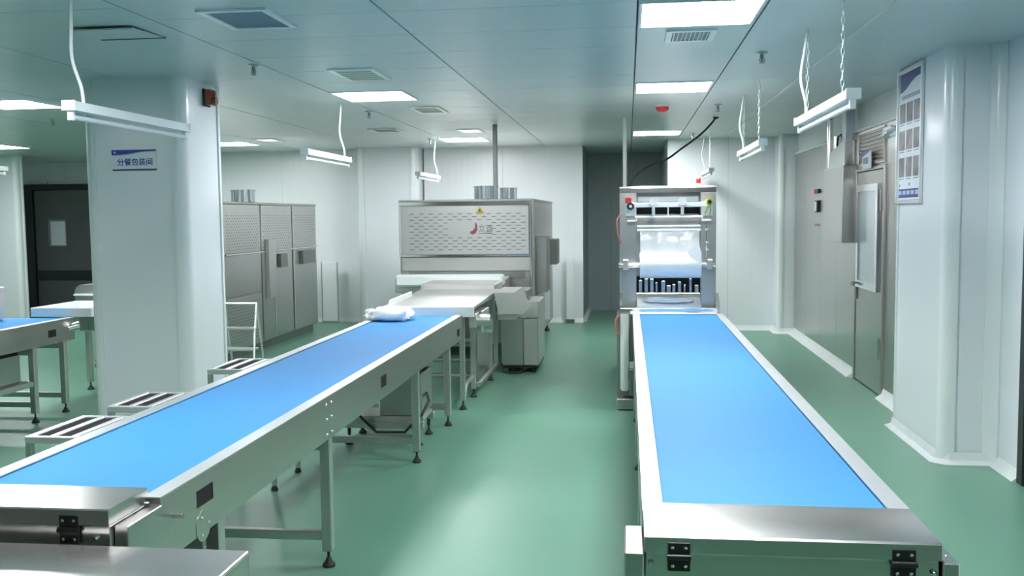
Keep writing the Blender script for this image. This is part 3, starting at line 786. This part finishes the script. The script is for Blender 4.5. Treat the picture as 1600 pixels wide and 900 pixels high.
# web of film from the rollers to the reel
def sheet(x0, x1, pts, nx=14, amp=0.004, seed=1):
    rnd = random.Random(seed)
    vs, fs = [], []
    for (y, z) in pts:
        for i in range(nx + 1):
            vs.append((x0 + (x1 - x0) * i / nx, y + rnd.uniform(-amp, amp), z))
    for j in range(len(pts) - 1):
        for i in range(nx):
            a = j * (nx + 1) + i
            fs.append((a, a + 1, a + nx + 2, a + nx + 1))
    return MB().add(vs, fs)
part(t, 'film_web', sheet(0.10, 0.575, [(7.82, 1.47), (7.815, 1.42), (7.80, 1.37), (7.785, 1.32), (7.77, 1.285), (7.75, 1.25)]), 'film', label='clear film running down to the reel')
rl = part(t, 'film_reel', MB().tube([(0.097, 7.80, 1.185), (0.585, 7.80, 1.185)], 0.105, 32), 'roll', label='white film reel')
part(rl, 'axle', MB().tube([(-0.075, 7.80, 1.185), (0.096, 7.80, 1.185)], 0.022, 14).tube([(0.586, 7.80, 1.185), (0.70, 7.80, 1.185)], 0.020, 14), 'bright')
part(t, 'loose_fold', MB().add([(0.47, 7.69, 1.29), (0.56, 7.70, 1.37), (0.585, 7.69, 1.28), (0.58, 7.68, 1.20), (0.50, 7.685, 1.245)], [(0, 1, 2), (0, 2, 4), (2, 3, 4)]), 'roll', label='loose fold of film', smooth=False)
for x in (-0.02, 0.655):
    part(t, 'reel_bearing', B(x - 0.02, x + 0.025, 7.77, 7.899, 1.15, 1.23, b=0.004), 'steel')
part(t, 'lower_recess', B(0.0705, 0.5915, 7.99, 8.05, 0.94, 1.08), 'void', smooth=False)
mb = MB()
rnd = random.Random(5)
for k in range(11):
    x = 0.09 + k * 0.046
    mb.box(x, x + rnd.uniform(0.015, 0.034), 7.93, 7.985, 0.95, 1.0 + rnd.uniform(0, 0.07), b=0.003)
part(t, 'forming_blocks', mb, 'steelv')
part(t, 'cross_rail', MB().tube([(0.072, 7.90, 0.945), (0.59, 7.90, 0.945)], 0.010, 10), 'bright')
part(t, 'infeed_plate', MB().prism([(7.745, 0.838), (7.745, 0.846), (7.985, 0.925), (7.985, 0.917)], 'x', 0.072, 0.59), 'plastic')
part(t, 'white_film_stack', blob(0.33, 7.86, 0.895, 0.20, 0.09, 0.022, amp=0.2, seed=12), 'bag')
part(t, 'infeed_sill', B(-0.066, 0.715, 7.735, 7.80, 0.803, 0.838, b=0.004), 'bright')
part(t, 'infeed_roller', MB().tube([(0.02, 7.745, 0.79), (0.72, 7.745, 0.79)], 0.024, 18), 'steelx')
part(t, 'side_cheek', MB().prism([(7.74, 0.80), (7.74, 0.86), (7.898, 0.95), (7.898, 0.80)], 'x', X0, -0.05), 'steelv', smooth=False)
part(t, 'side_cheek', MB().prism([(7.74, 0.80), (7.74, 0.86), (7.898, 0.95), (7.898, 0.80)], 'x', 0.70, X1 + 0.02), 'steelv', smooth=False)
# lower body at floor level beside the conveyor
part(t, 'lower_body', B(-0.09, 0.74, 7.80, 8.058, 0.10, 0.79, b=0.004), 'darksteel')
part(t, 'guard_roll', MB().tube([(-0.025, 7.765, 0.155), (-0.025, 7.765, 0.17), (-0.025, 7.765, 0.79)], [0.030, 0.038, 0.038], 20), 'plastic', label='white vertical rounded guard')
part(t, 'slide_rail', B(0.018, 0.036, 7.735, 7.798, 0.30, 0.785), 'darksteel')
part(t, 'gearbox', B(0.012, 0.10, 7.715, 7.798, 0.12, 0.34, b=0.006), 'darksteel')
part(t, 'gearbox_cap', B(0.014, 0.06, 7.72, 7.795, 0.345, 0.40, b=0.004), 'plastic')
part(t, 'base_tray', MB().box(-0.092, 0.10, 7.70, 7.80, 0.008, 0.095, b=0.004), 'steel')
part(t, 'red_button', MB().tube([(0.005, 7.868, 1.715), (0.005, 7.83, 1.715)], 0.024, 14).box(-0.02, 0.03, 7.87, 7.899, 1.694, 1.735), 'red', label='red emergency button')
part(t, 'black_knob', MB().tube([(0.022, 7.868, 1.665), (0.022, 7.80, 1.665)], 0.030, 20), 'black', label='black hand knob')
part(t, 'knob_centre', MB().tube([(0.022, 7.799, 1.665), (0.022, 7.793, 1.665)], 0.012, 14), 'plastic')
kn = part(t, 'yellow_knob', MB().tube([(0.655, 7.868, 1.695), (0.655, 7.81, 1.695)], 0.026, 18), 'yellow', label='yellow-green hand knob')
part(kn, 'knob_centre', MB().tube([(0.655, 7.809, 1.695), (0.655, 7.80, 1.695)], 0.015, 14), 'black')
part(t, 'cord', MB().tube([(0.65, 7.82, 1.67), (0.635, 7.83, 1.64), (0.62, 7.84, 1.60)], 0.005, 6).tube([(0.66, 7.82, 1.67), (0.665, 7.83, 1.63), (0.66, 7.84, 1.59)], 0.005, 6), 'yellow')
part(t, 'red_hose', MB().tube(smooth_path([(-0.055, 7.89, 1.60), (-0.085, 7.87, 1.56), (-0.088, 7.87, 1.50), (-0.075, 7.88, 1.42), (-0.055, 7.89, 1.36)]), 0.006, 8), 'hosered')
part(t, 'red_hose', MB().tube(smooth_path([(-0.07, 7.74, 0.78), (-0.098, 7.74, 0.74), (-0.095, 7.75, 0.66), (-0.075, 7.78, 0.62)]), 0.009, 8), 'hosered')
mb = MB(); mb.tube([(0.637, 7.86, 1.53), (0.637, 7.86, 1.24)], 0.006, 8)
for z in (1.47, 1.365, 1.31): mb.tube([(0.625, 7.86, z), (0.655, 7.86, z)], 0.010, 10)
for z in (1.5, 1.27): mb.tube([(0.637, 7.86, z), (0.637, 7.905, z)], 0.006, 8)
part(t, 'sensor_rod', mb, 'bright')
bc = part(t, 'beacon', MB().lathe(0.58, 8.0, [(0.022, 1.8285), (0.022, 1.845), (0.018, 1.848)], 16), 'plastic', label='red warning beacon')
part(bc, 'beacon_lens', MB().lathe(0.58, 8.0, [(0.019, 1.8485), (0.019, 1.885), (0.012, 1.893), (0.003, 1.895)], 16), 'redled')
mb = MB()
for z in (1.72, 1.45): mb.tube([(X1, 8.3, z), (X1 + 0.02, 8.3, z)], 0.02, 12)
part(t, 'side_knob', mb, 'black')
for lx in (X0 + 0.06, X1 - 0.06):
    for ly in (8.2, 10.2): part(t, 'foot', MB().lathe(lx, ly, [(0.04, 0.001), (0.04, 0.02), (0.02, 0.05), (0.02, 0.121)], 12), 'rubber')
t = thing('conduit', 'thin white vertical conduit from the ceiling to the packing machine', 'pipe', (-0.03, 10.22, 1.83))
part(t, 'pipe', MB().tube([(-0.03, 10.22, 1.8275), (-0.03, 10.22, H - 0.0006)], 0.021, 12), 'cable')
part(t, 'flange', MB().lathe(-0.03, 10.22, [(0.05, 1.827), (0.05, 1.835), (0.025, 1.842)], 14), 'cable')
t = thing('air_hose', 'black hose sagging from the ceiling to the packing machine top', 'hose', (0.5, 9.8, 2.2))
part(t, 'hose', MB().tube(smooth_path([(0.93, 10.36, 2.618), (0.88, 10.32, 2.55), (0.75, 10.2, 2.42), (0.55, 10.0, 2.27), (0.40, 9.85, 2.16), (0.25, 9.7, 2.10), (0.12, 9.55, 2.02), (0.04, 9.45, 1.92), (0.02, 9.42, 1.827)]), 0.010, 10), 'rubber')
part(t, 'ceiling_gland', MB().lathe(0.93, 10.36, [(0.03, H - 0.0006), (0.03, H - 0.012), (0.018, H - 0.02)], 12), 'black')

# ================================================================== centre oven line
t = thing('tunnel_oven', 'big stainless tunnel oven with slotted front hood in the centre back', 'oven', (-1.8, 11.8, 0))
X0, X1, y0, y1, zt = -2.565, -1.045, 10.5, 13.2, 1.765
part(t, 'body', B(X0, X1, y0 + 0.02, y1, 0.16, zt, b=0.008), 'steelv')
part(t, 'top_cap', B(X0 - 0.006, X1 + 0.006, y0 + 0.005, y1 + 0.01, zt + 0.0005, zt + 0.022, b=0.004), 'steel')
# front hood frame with inset perforated panel
fr = MB()
for a in ((X0, X1, 1.72, zt), (X0, X1, 1.145, 1.175), (X0, X0 + 0.03, 1.1755, 1.7195), (X1 - 0.05, X1, 1.1755, 1.7195)):
    fr.box(a[0], a[1], y0 - 0.03, y0 + 0.0195, a[2], a[3], b=0.004)
part(t, 'hood_frame', fr, 'bright')
hp = part(t, 'hood_panel', B(X0 + 0.0305, X1 - 0.0505, y0 - 0.008, y0 + 0.0195, 1.1755, 1.7195), 'satin', label='inset hood panel with rows of slots', smooth=False)
mb = MB()
for r in range(13):
    z = 1.225 + r * 0.0335
    x = X0 + 0.12 + (0.055 if r % 2 else 0)
    while x < X1 - 0.13:
        if not (-1.98 < x + 0.03 < -1.58 and 1.37 < z < 1.55):
            mb.prism([(x, z - 0.004), (x + 0.05, z - 0.004), (x + 0.054, z), (x + 0.05, z + 0.004), (x, z + 0.004), (x - 0.004, z)], 'y', y0 - 0.0090, y0 - 0.0082)
        x += 0.11
part(hp, 'slots', mb, 'logogrey', smooth=False, stuff=True)
part(hp, 'warning_triangle', MB().prism([(-1.69, 1.628), (-1.59, 1.628), (-1.64, 1.705)], 'y', y0 - 0.0095, y0 - 0.0082), 'warn', smooth=False)
part(hp, 'warning_bolt', MB().prism([(-1.645, 1.64), (-1.630, 1.664), (-1.640, 1.664), (-1.636, 1.685), (-1.650, 1.658), (-1.642, 1.658)], 'y', y0 - 0.0100, y0 - 0.0096), 'black', smooth=False)
fl = [(-1.755, 1.405), (-1.72, 1.395), (-1.69, 1.41), (-1.672, 1.45), (-1.672, 1.50), (-1.69, 1.535), (-1.697, 1.50), (-1.70, 1.46), (-1.715, 1.455), (-1.725, 1.435), (-1.75, 1.43)]
part(hp, 'logo_flame', MB().prism(fl, 'y', y0 - 0.0095, y0 - 0.0082), 'logored', smooth=False)
part(hp, 'logo_rule', B(-1.655, -1.60, y0 - 0.0095, y0 - 0.0082, 1.403, 1.409), 'logored', smooth=False)
part(hp, 'logo_rule', B(-1.597, -1.50, y0 - 0.0095, y0 - 0.0082, 1.403, 1.413), 'logogrey', smooth=False)
hp_loc = hp
tx = text(t, 'logo_lettering', '立诚', 0.085, 'logogrey', (-1.578, y0 - 0.0086, 1.458), (1, 0, 0), (0, 0, 1))
part(t, 'front_panel', B(X0 + 0.02, X1 - 0.02, y0 - 0.01, y0 + 0.0195, 0.985, 1.140, b=0.004), 'satin')
part(t, 'mouth', B(X0 + 0.10, X1 - 0.10, y0 - 0.004, y0 + 0.0195, 0.90, 0.983), 'darksteel', smooth=False)
part(t, 'corner_post', MB().tube([(X1 - 0.015, y0 - 0.036, 0.16), (X1 - 0.015, y0 - 0.036, 1.76)], 0.022, 14), 'bright')
mb = MB()
for k in range(14):
    z = 1.20 + k * 0.037
    mb.box(X1 + 0.0005, X1 + 0.006, y0 + 0.25, y1 - 0.2, z, z + 0.012)
part(t, 'louvre_ribs', mb, 'steel', smooth=False)
part(t, 'electric_box', B(X1 + 0.001, X1 + 0.13, 10.75, 11.15, 0.72, 1.36, b=0.006), 'steelv', label='tall narrow steel electric box on the oven side')
part(t, 'electric_box', B(X1 + 0.001, X1 + 0.16, 11.9, 12.3, 0.98, 1.30, b=0.006), 'darksteel', label='dark grey electric box on the oven side')
part(t, 'side_door', B(X1 + 0.001, X1 + 0.02, 10.75, 11.6, 0.30, 0.70, b=0.004), 'satin')
part(t, 'side_door', B(X1 + 0.001, X1 + 0.02, 11.65, 12.5, 0.20, 0.80, b=0.004), 'bright')
for lx in (X0 + 0.08, X1 - 0.08):
    for ly in (y0 + 0.15, 11.8, y1 - 0.15): part(t, 'foot', MB().lathe(lx, ly, [(0.045, 0.001), (0.045, 0.02), (0.022, 0.05), (0.022, 0.161)], 12), 'rubber')
part(t, 'step', B(-2.05, -1.30, 9.2005, 9.8, 0.80, 0.93, b=0.01), 'satin')
part(t, 'white_hood_bar', B(-2.45, -1.30, 9.805, 9.98, 0.86, 0.985, b=0.02), 'plastic', label='white padded bar across the infeed')
part(t, 'oven_sill', B(-2.5, -1.30, 9.985, 10.468, 0.78, 0.93, b=0.008), 'satin')
def stack(label, x, y, r, z0, z1, ribs=False, name='exhaust_stub'):
    t = thing(name, label, 'duct', (x, y, z0), 'round exhaust stubs')
    part(t, 'pipe', MB().lathe(x, y, [(r, z0), (r, z1), (r * 0.93, z1), (r * 0.93, z0 + 0.02)], 28), 'galv')
    part(t, 'flange', MB().lathe(x, y, [(r * 1.01, z1 - 0.012), (r * 1.08, z1 - 0.012), (r * 1.08, z1 + 0.002), (r * 0.99, z1 + 0.002)], 28), 'galv')
    part(t, 'seam', MB().tube([(x - r * 0.55, y - r * 0.84, z0 + 0.01), (x - r * 0.55, y - r * 0.84, z1 - 0.012)], 0.006, 6), 'galv')
stack('wide galvanised exhaust stub on top of the centre oven', -1.645, 11.0, 0.14, zt + 0.0225, 1.945)
stack('narrower galvanised exhaust stub behind the wide one on the centre oven', -1.44, 11.45, 0.105, zt + 0.0225, 1.935)
t = thing('support_post', 'grey steel post rising from the centre oven top to the ceiling', 'post', (-1.478, 10.62, zt))
part(t, 'post', B(-1.502, -1.454, 10.60, 10.648, zt + 0.0245, H - 0.0006, b=0.004), 'darksteel')
part(t, 'base_plate', B(-1.53, -1.426, 10.575, 10.675, zt + 0.0225, zt + 0.0245), 'darksteel')

# infeed machine between left conveyor and oven
t = thing('infeed_table', 'pale stainless infeed table between left conveyor end and centre oven', 'machine', (-1.65, 9.0, 0))
part(t, 'front_apron', B(-2.02, -1.25, 7.60, 7.625, 0.775, 0.862, b=0.004), 'plastic')
part(t, 'deck', MB().prism([(7.626, 0.84), (7.626, 0.862), (9.2, 0.885), (9.2, 0.84)], 'x', -2.02, -1.25), 'satin', smooth=False)
part(t, 'side_guide', MB().prism([(7.7, 0.8625), (8.5, 0.874), (8.5, 0.915), (7.75, 0.905)], 'x', -1.99, -1.97), 'plastic', smooth=False)
part(t, 'motor', MB().tube([(-1.24, 7.72, 0.74), (-1.13, 7.72, 0.74)], 0.05, 16).box(-1.30, -1.2405, 7.65, 7.80, 0.68, 0.80, b=0.006), 'satin')
part(t, 'motor_flange', MB().tube([(-1.25, 7.95, 0.66), (-1.15, 7.95, 0.66)], 0.055, 16), 'bright')
part(t, 'drive_box', B(-1.33, -1.22, 7.85, 8.25, 0.62, 0.80, b=0.006), 'satin')
for (lx, ly) in ((-1.36, 7.66), (-1.36, 8.20), (-1.33, 9.05), (-2.0, 7.66), (-2.0, 8.2), (-2.0, 9.05)): leg(t, lx, ly, 0.83 if ly > 8 else 0.838, 0.021)
part(t, 'lower_rail', B(-1.345, -1.305, 8.23, 9.42, 0.085, 0.125, b=0.003), 'satin')
part(t, 'side_panel', B(-1.345, -1.335, 8.28, 8.95, 0.14, 0.62, b=0.003), 'steelv')
part(t, 'rear_leg', B(-1.345, -1.305, 9.38, 9.42, 0.126, 0.779, b=0.003), 'satin')
for k, z in enumerate((0.14, 0.25, 0.36, 0.48)):
    part(t, 'roller', MB().tube([(-1.97, 8.5 + 0.25 * k, z), (-1.37, 8.5 + 0.25 * k, z)], 0.022, 12), 'satin')
part(t, 'under_box', B(-1.95, -1.42, 8.35, 9.3, 0.50, 0.75, b=0.006), 'darksteel')
part(t, 'bent_bracket', MB().tube([(-1.36, 7.72, 0.10), (-1.36, 7.78, 0.16), (-1.36, 7.9, 0.19), (-1.36, 8.16, 0.19)], 0.018, 8), 'satin')
part(t, 'chute', MB().prism([(-1.215, 0.90), (-1.03, 0.90), (-0.955, 0.70), (-1.18, 0.70)], 'y', 8.55, 9.25), 'satin', smooth=False, label='sloped stainless chute')
part(t, 'chute_tray', B(-1.20, -1.02, 8.6, 9.2, 0.64, 0.698, b=0.006), 'steel')
part(t, 'chute_arm', MB().box(-1.225, -1.2155, 8.6, 9.2, 0.72, 0.83), 'satin')

# gear unit hanging below the left conveyor
t = thing('drip_cabinet', 'small steel drive cabinet on splayed feet under the left conveyor', 'cabinet', (-1.8, 6.9, 0))
part(t, 'box', B(-1.75, -1.44, 6.45, 6.80, 0.20, 0.50, b=0.008), 'steelv')
part(t, 'top_box', B(-1.60, -1.47, 6.50, 6.75, 0.501, 0.54, b=0.004), 'black')
part(t, 'base_rail', B(-2.0, -1.42, 6.74, 6.79, 0.12, 0.17, b=0.003), 'satin')
part(t, 'base_rail', B(-2.0, -1.42, 6.40, 6.44, 0.12, 0.17, b=0.003), 'satin')
part(t, 'base_plate', B(-1.98, -1.43, 6.441, 6.739, 0.17, 0.198), 'satin')
for lx, ly in ((-1.96, 6.76), (-1.96, 6.42), (-1.46, 6.76), (-1.46, 6.42)): part(t, 'foot', foot(MB(), lx, ly).tube([(lx, ly, 0.07), (lx, ly, 0.121)], 0.012), 'rubber')
part(t, 'cable', MB().tube([(-1.90, 6.42, 0.56), (-1.92, 6.36, 0.42), (-1.90, 6.36, 0.25), (-1.75, 6.37, 0.10), (-1.55, 6.38, 0.10), (-1.43, 6.40, 0.22), (-1.4, 6.5, 0.30), (-1.435, 6.6, 0.34)], 0.010, 8), 'rubber')

# cabinet at the right of the infeed
t = thing('control_cabinet', 'stainless floor cabinet on black castors right of the infeed table', 'cabinet', (-1.1, 9.7, 0))
part(t, 'body', B(-1.28, -1.056, 9.50, 10.25, 0.075, 0.56, b=0.008), 'steelv')
part(t, 'side_unit', B(-1.0555, -0.905, 9.52, 10.25, 0.075, 0.555, b=0.006), 'satin')
part(t, 'plinth', B(-1.27, -0.91, 9.51, 10.22, 0.046, 0.0745), 'black', smooth=False)
for lx in (-1.20, -0.955):
    for ly in (9.56, 10.15): part(t, 'castor', MB().tube([(lx - 0.015, ly, 0.0235), (lx + 0.015, ly, 0.0235)], 0.0225, 14), 'rubber')
part(t, 'drum', MB().tube([(-1.05, 9.50, 0.645), (-1.05, 10.1, 0.645)], 0.085, 24).box(-1.05, -0.895, 9.52, 10.1, 0.561, 0.735, b=0.01), 'satin')
part(t, 'tray', B(-1.24, -1.11, 9.50, 9.9, 0.561, 0.575, b=0.003), 'bright')
part(t, 'funnel', MB().lathe(-1.18, 9.72, [(0.03, 0.576), (0.03, 0.62), (0.075, 0.74), (0.07, 0.745)], 18), 'bright')
part(t, 'upper_shelf', B(-1.26, -1.02, 9.62, 10.1, 0.755, 0.835, b=0.006), 'steelv')
part(t, 'shelf_bracket', B(-1.135, -1.12, 9.9, 10.0, 0.576, 0.754), 'satin')
part(t, 'cable', MB().tube([(-1.28, 9.49, 0.10), (-1.25, 9.44, 0.02), (-1.18, 9.42, 0.013), (-1.1, 9.45, 0.013), (-1.02, 9.52, 0.05)], 0.010, 8), 'rubber')
# low white hatch beside the niche and one behind the left oven
t = thing('white_board', 'narrow white board standing against the wall right of the centre oven', 'board', (-0.85, 13.95, 0))
part(t, 'board', B(-0.905, -0.80, 13.98, 14.03, 0.055, 0.98, b=0.004), 'plastic')
part(t, 'foot', B(-0.915, -0.79, 13.96, 14.05, 0.001, 0.0545, b=0.004), 'darksteel')
t = thing('leaning_board', 'low white panel leaning by the wall behind the left oven', 'board', (-4.49, 13.9, 0))
part(t, 'board', B(-4.62, -4.385, 13.92, 13.95, 0.03, 0.92, b=0.004), 'plastic')
part(t, 'edge_frame', MB().box(-4.63, -4.621, 13.915, 13.955, 0.0, 0.93).box(-4.384, -4.375, 13.915, 13.955, 0.0, 0.93).box(-4.62, -4.385, 13.915, 13.955, 0.001, 0.029), 'satin', smooth=False)

# ================================================================== left oven
t = thing('steam_oven', 'long stainless oven with perforated panels against the left back wall', 'oven', (-4.8, 11.7, 0))
X0, X1, y0, y1, zt = -5.25, -4.40, 9.95, 13.05, 1.765
part(t, 'body', B(X0, X1 - 0.012, y0, y1, 0.10, zt, b=0.008), 'steelv')
part(t, 'top_cap', B(X0 - 0.01, X1 + 0.004, y0 - 0.01, y1 + 0.01, zt + 0.0005, zt + 0.025, b=0.004), 'steel')
part(t, 'plinth', B(X0 + 0.05, X1 - 0.06, y0 + 0.05, y1 - 0.05, 0.002, 0.099), 'darksteel', smooth=False)
PAN = [(y0 + 0.01, 10.98), (11.02, 12.06), (12.10, y1 - 0.01)]
for i, (a, b) in enumerate(PAN):
    p = part(t, 'perforated_panel', B(X1 - 0.0115, X1, a, b, 1.21, zt - 0.004, b=0.003), 'satin')
    mb = MB()
    for r in range(13):
        z = 1.25 + r * 0.032
        y = a + 0.06 + (0.034 if r % 2 else 0)
        while y < b - 0.06:
            mb.prism([(y + 0.010 * math.cos(q * PI / 3), z + 0.0085 * math.sin(q * PI / 3)) for q in range(6)], 'x', X1 + 0.0003, X1 + 0.0009)
            y += 0.068
    part(p, 'holes', mb, 'logogrey', smooth=False, stuff=True)
    part(t, 'lower_panel', B(X1 - 0.0115, X1, a, b, 0.72 if i == 0 else 0.12, 1.185, b=0.003), 'steelv')
p = part(t, 'lower_perforated_panel', B(X1 - 0.0115, X1, PAN[0][0], PAN[0][1], 0.12, 0.70, b=0.003), 'satin')
mb = MB()
for r in range(13):
    z = 0.2 + r * 0.036
    y = PAN[0][0] + 0.06 + (0.034 if r % 2 else 0)
    while y < PAN[0][1] - 0.05:
        mb.prism([(y + 0.010 * math.cos(q * PI / 3), z + 0.0085 * math.sin(q * PI / 3)) for q in range(6)], 'x', X1 + 0.0003, X1 + 0.0009)
        y += 0.068
part(p, 'holes', mb, 'logogrey', smooth=False, stuff=True)
part(t, 'trim_bar', B(X1 + 0.0005, X1 + 0.018, y0, y1, 1.187, 1.208, b=0.003), 'bright')
part(t, 'vertical_duct', B(X1 + 0.0005, X1 + 0.05, 11.12, 11.36, 0.62, 1.34, b=0.004), 'satin', label='flat vertical duct cover')
part(t, 'meter_box', B(X1 + 0.0005, X1 + 0.05, 11.52, 11.76, 0.98, 1.15, b=0.004), 'darksteel', label='dark grey meter box')
part(t, 'meter_box', B(X1 + 0.0005, X1 + 0.05, 12.35, 12.85, 0.98, 1.16, b=0.004), 'darksteel', label='dark grey meter box')
for yy in (11.4, 12.08): part(t, 'door_edge', B(X1 + 0.0005, X1 + 0.010, yy, yy + 0.02, 0.13, 1.18), 'bright', smooth=False)
stack('shiny round exhaust stub on top of the left oven', -4.50, 10.75, 0.135, zt + 0.0255, 1.935)
# folding frame leaning in front of the oven
t = thing('folding_frame', 'light steel A-frame rack standing before the left oven', 'rack', (-4.15, 9.65, 0))
for x in (-4.33, -3.97):
    part(t, 'leg', MB().tube([(x, 9.75, 0.68), (x + 0.02, 9.62, 0.35), (x + 0.05, 9.5, 0.014)], 0.014, 8), 'alu')
    part(t, 'rear_leg', MB().tube([(x, 9.752, 0.66), (x + 0.02, 9.86, 0.014)], 0.012, 8), 'alu')
part(t, 'top_bar', MB().tube([(-4.34, 9.75, 0.688), (-3.96, 9.75, 0.688)], 0.014, 8), 'alu')
part(t, 'step', B(-4.315, -3.94, 9.53, 9.70, 0.20, 0.222, b=0.003), 'alu')
part(t, 'step', B(-4.32, -3.95, 9.60, 9.72, 0.42, 0.440, b=0.003), 'alu')

# ================================================================== right wall fittings
t = thing('wall_cabinet', 'flat stainless wall cabinet left of the steel door with glossy top boxes', 'cabinet', (2.1, 9.8, 1.3))
part(t, 'lower_box', B(2.035, 2.1695, 9.40, 10.27, 1.305, 2.045, b=0.004), 'steelv')
part(t, 'upper_box', MB().prism([(9.40, 2.048), (10.10, 2.048), (10.10, 2.20), (9.40, 2.285)], 'x', 2.05, 2.1695), 'bright', smooth=False)
part(t, 'seam_strip', B(2.030, 2.036, 9.42, 10.26, 2.028, 2.044), 'bright')
part(t, 'shiny_pipe', MB().tube([(2.075, 10.20, 2.047), (2.075, 10.20, H - 0.001)], 0.030, 14), 'bright')
part(t, 'short_pipe', MB().tube([(2.09, 9.98, 2.19), (2.09, 9.98, 2.36)], 0.022, 12), 'bright')
part(t, 'duct', B(2.06, 2.15, 9.44, 9.58, 2.271, H - 0.001, b=0.004), 'galv')
part(t, 'cable_loop', MB().tube([(2.09, 9.92, 2.20), (2.09, 9.92, 2.30), (2.085, 9.86, 2.35), (2.085, 9.72, 2.36), (2.09, 9.68, 2.30), (2.09, 9.68, 2.24)], 0.009, 8).tube([(2.075, 10.2, 2.56), (2.07, 10.05, 2.58), (2.07, 9.9, 2.59)], 0.018, 8), 'rubber')
t = thing('wall_controller', 'thin stainless control panel with red display on the right wall', 'controller', (2.16, 11.1, 1.3))
part(t, 'plate', B(2.160, 2.1695, 10.72, 11.62, 1.30, 2.08, b=0.002), 'steelv')
part(t, 'display', B(2.135, 2.1595, 11.10, 11.32, 1.815, 1.865, b=0.004), 'black', label='black display with red light')
part(t, 'red_light', MB().tube([(2.1595, 11.38, 1.84), (2.14, 11.38, 1.84)], 0.024, 14), 'redled')
part(t, 'switch_box', B(2.13, 2.1595, 11.10, 11.25, 1.60, 1.735, b=0.004), 'black')
part(t, 'switch_face', B(2.122, 2.1295, 11.13, 11.25, 1.615, 1.72, b=0.003), 'plastic')
for k, mk in enumerate(('pgrey', 'red', 'pgrey')): part(t, 'label_mark', B(2.158, 2.1598, 11.06 + k * 0.13, 11.15 + k * 0.13, 1.44, 1.47), mk, smooth=False)
t = thing('door_sign', 'small white and blue sign hung on the louvres above steel door', 'sign', (2.14, 8.9, 2.07))
part(t, 'plate', B(2.128, 2.134, 8.74, 9.05, 1.985, 2.145), 'paper', smooth=False)
part(t, 'blue_corner', MB().prism([(9.05, 2.145), (8.74, 2.145), (8.80, 2.132), (8.93, 2.115), (9.05, 2.095)], 'x', 2.1272, 2.1279), 'blue', smooth=False)
for k in range(4): part(t, 'print_mark', B(2.1272, 2.1279, 8.965 - k * 0.045, 9.0 - k * 0.045, 2.03, 2.085), 'pgrey' if k % 2 else 'violet', smooth=False)
for yy in (8.78, 9.0): part(t, 'hook', MB().tube([(2.131, yy, 2.145), (2.140, yy, 2.16), (2.152, yy, 2.165)], 0.003, 6), 'satin')
t = thing('film_bag', 'crumpled clear plastic film bunched high on the steel wall beside the poster', 'bag', (2.09, 7.95, 2.1))
part(t, 'clump', blob(2.105, 7.98, 2.235, 0.055, 0.20, 0.045, amp=0.35, seed=21), 'bag')
vs = []
for j in range(7):
    for i in range(6):
        u, v = i / 5, j / 6
        vs.append((2.10 + 0.03 * math.sin(i * 2.1 + j), 8.08 - 0.5 * u - 0.14 * v * (1 - u), 2.23 - v * (0.10 + 0.38 * u) + 0.015 * math.sin(i * 3 + j * 2)))
part(t, 'drape', MB().add(vs, [(j * 6 + i, j * 6 + i + 1, j * 6 + i + 7, j * 6 + i + 6) for j in range(6) for i in range(5)]), 'film', label='clear film drape')
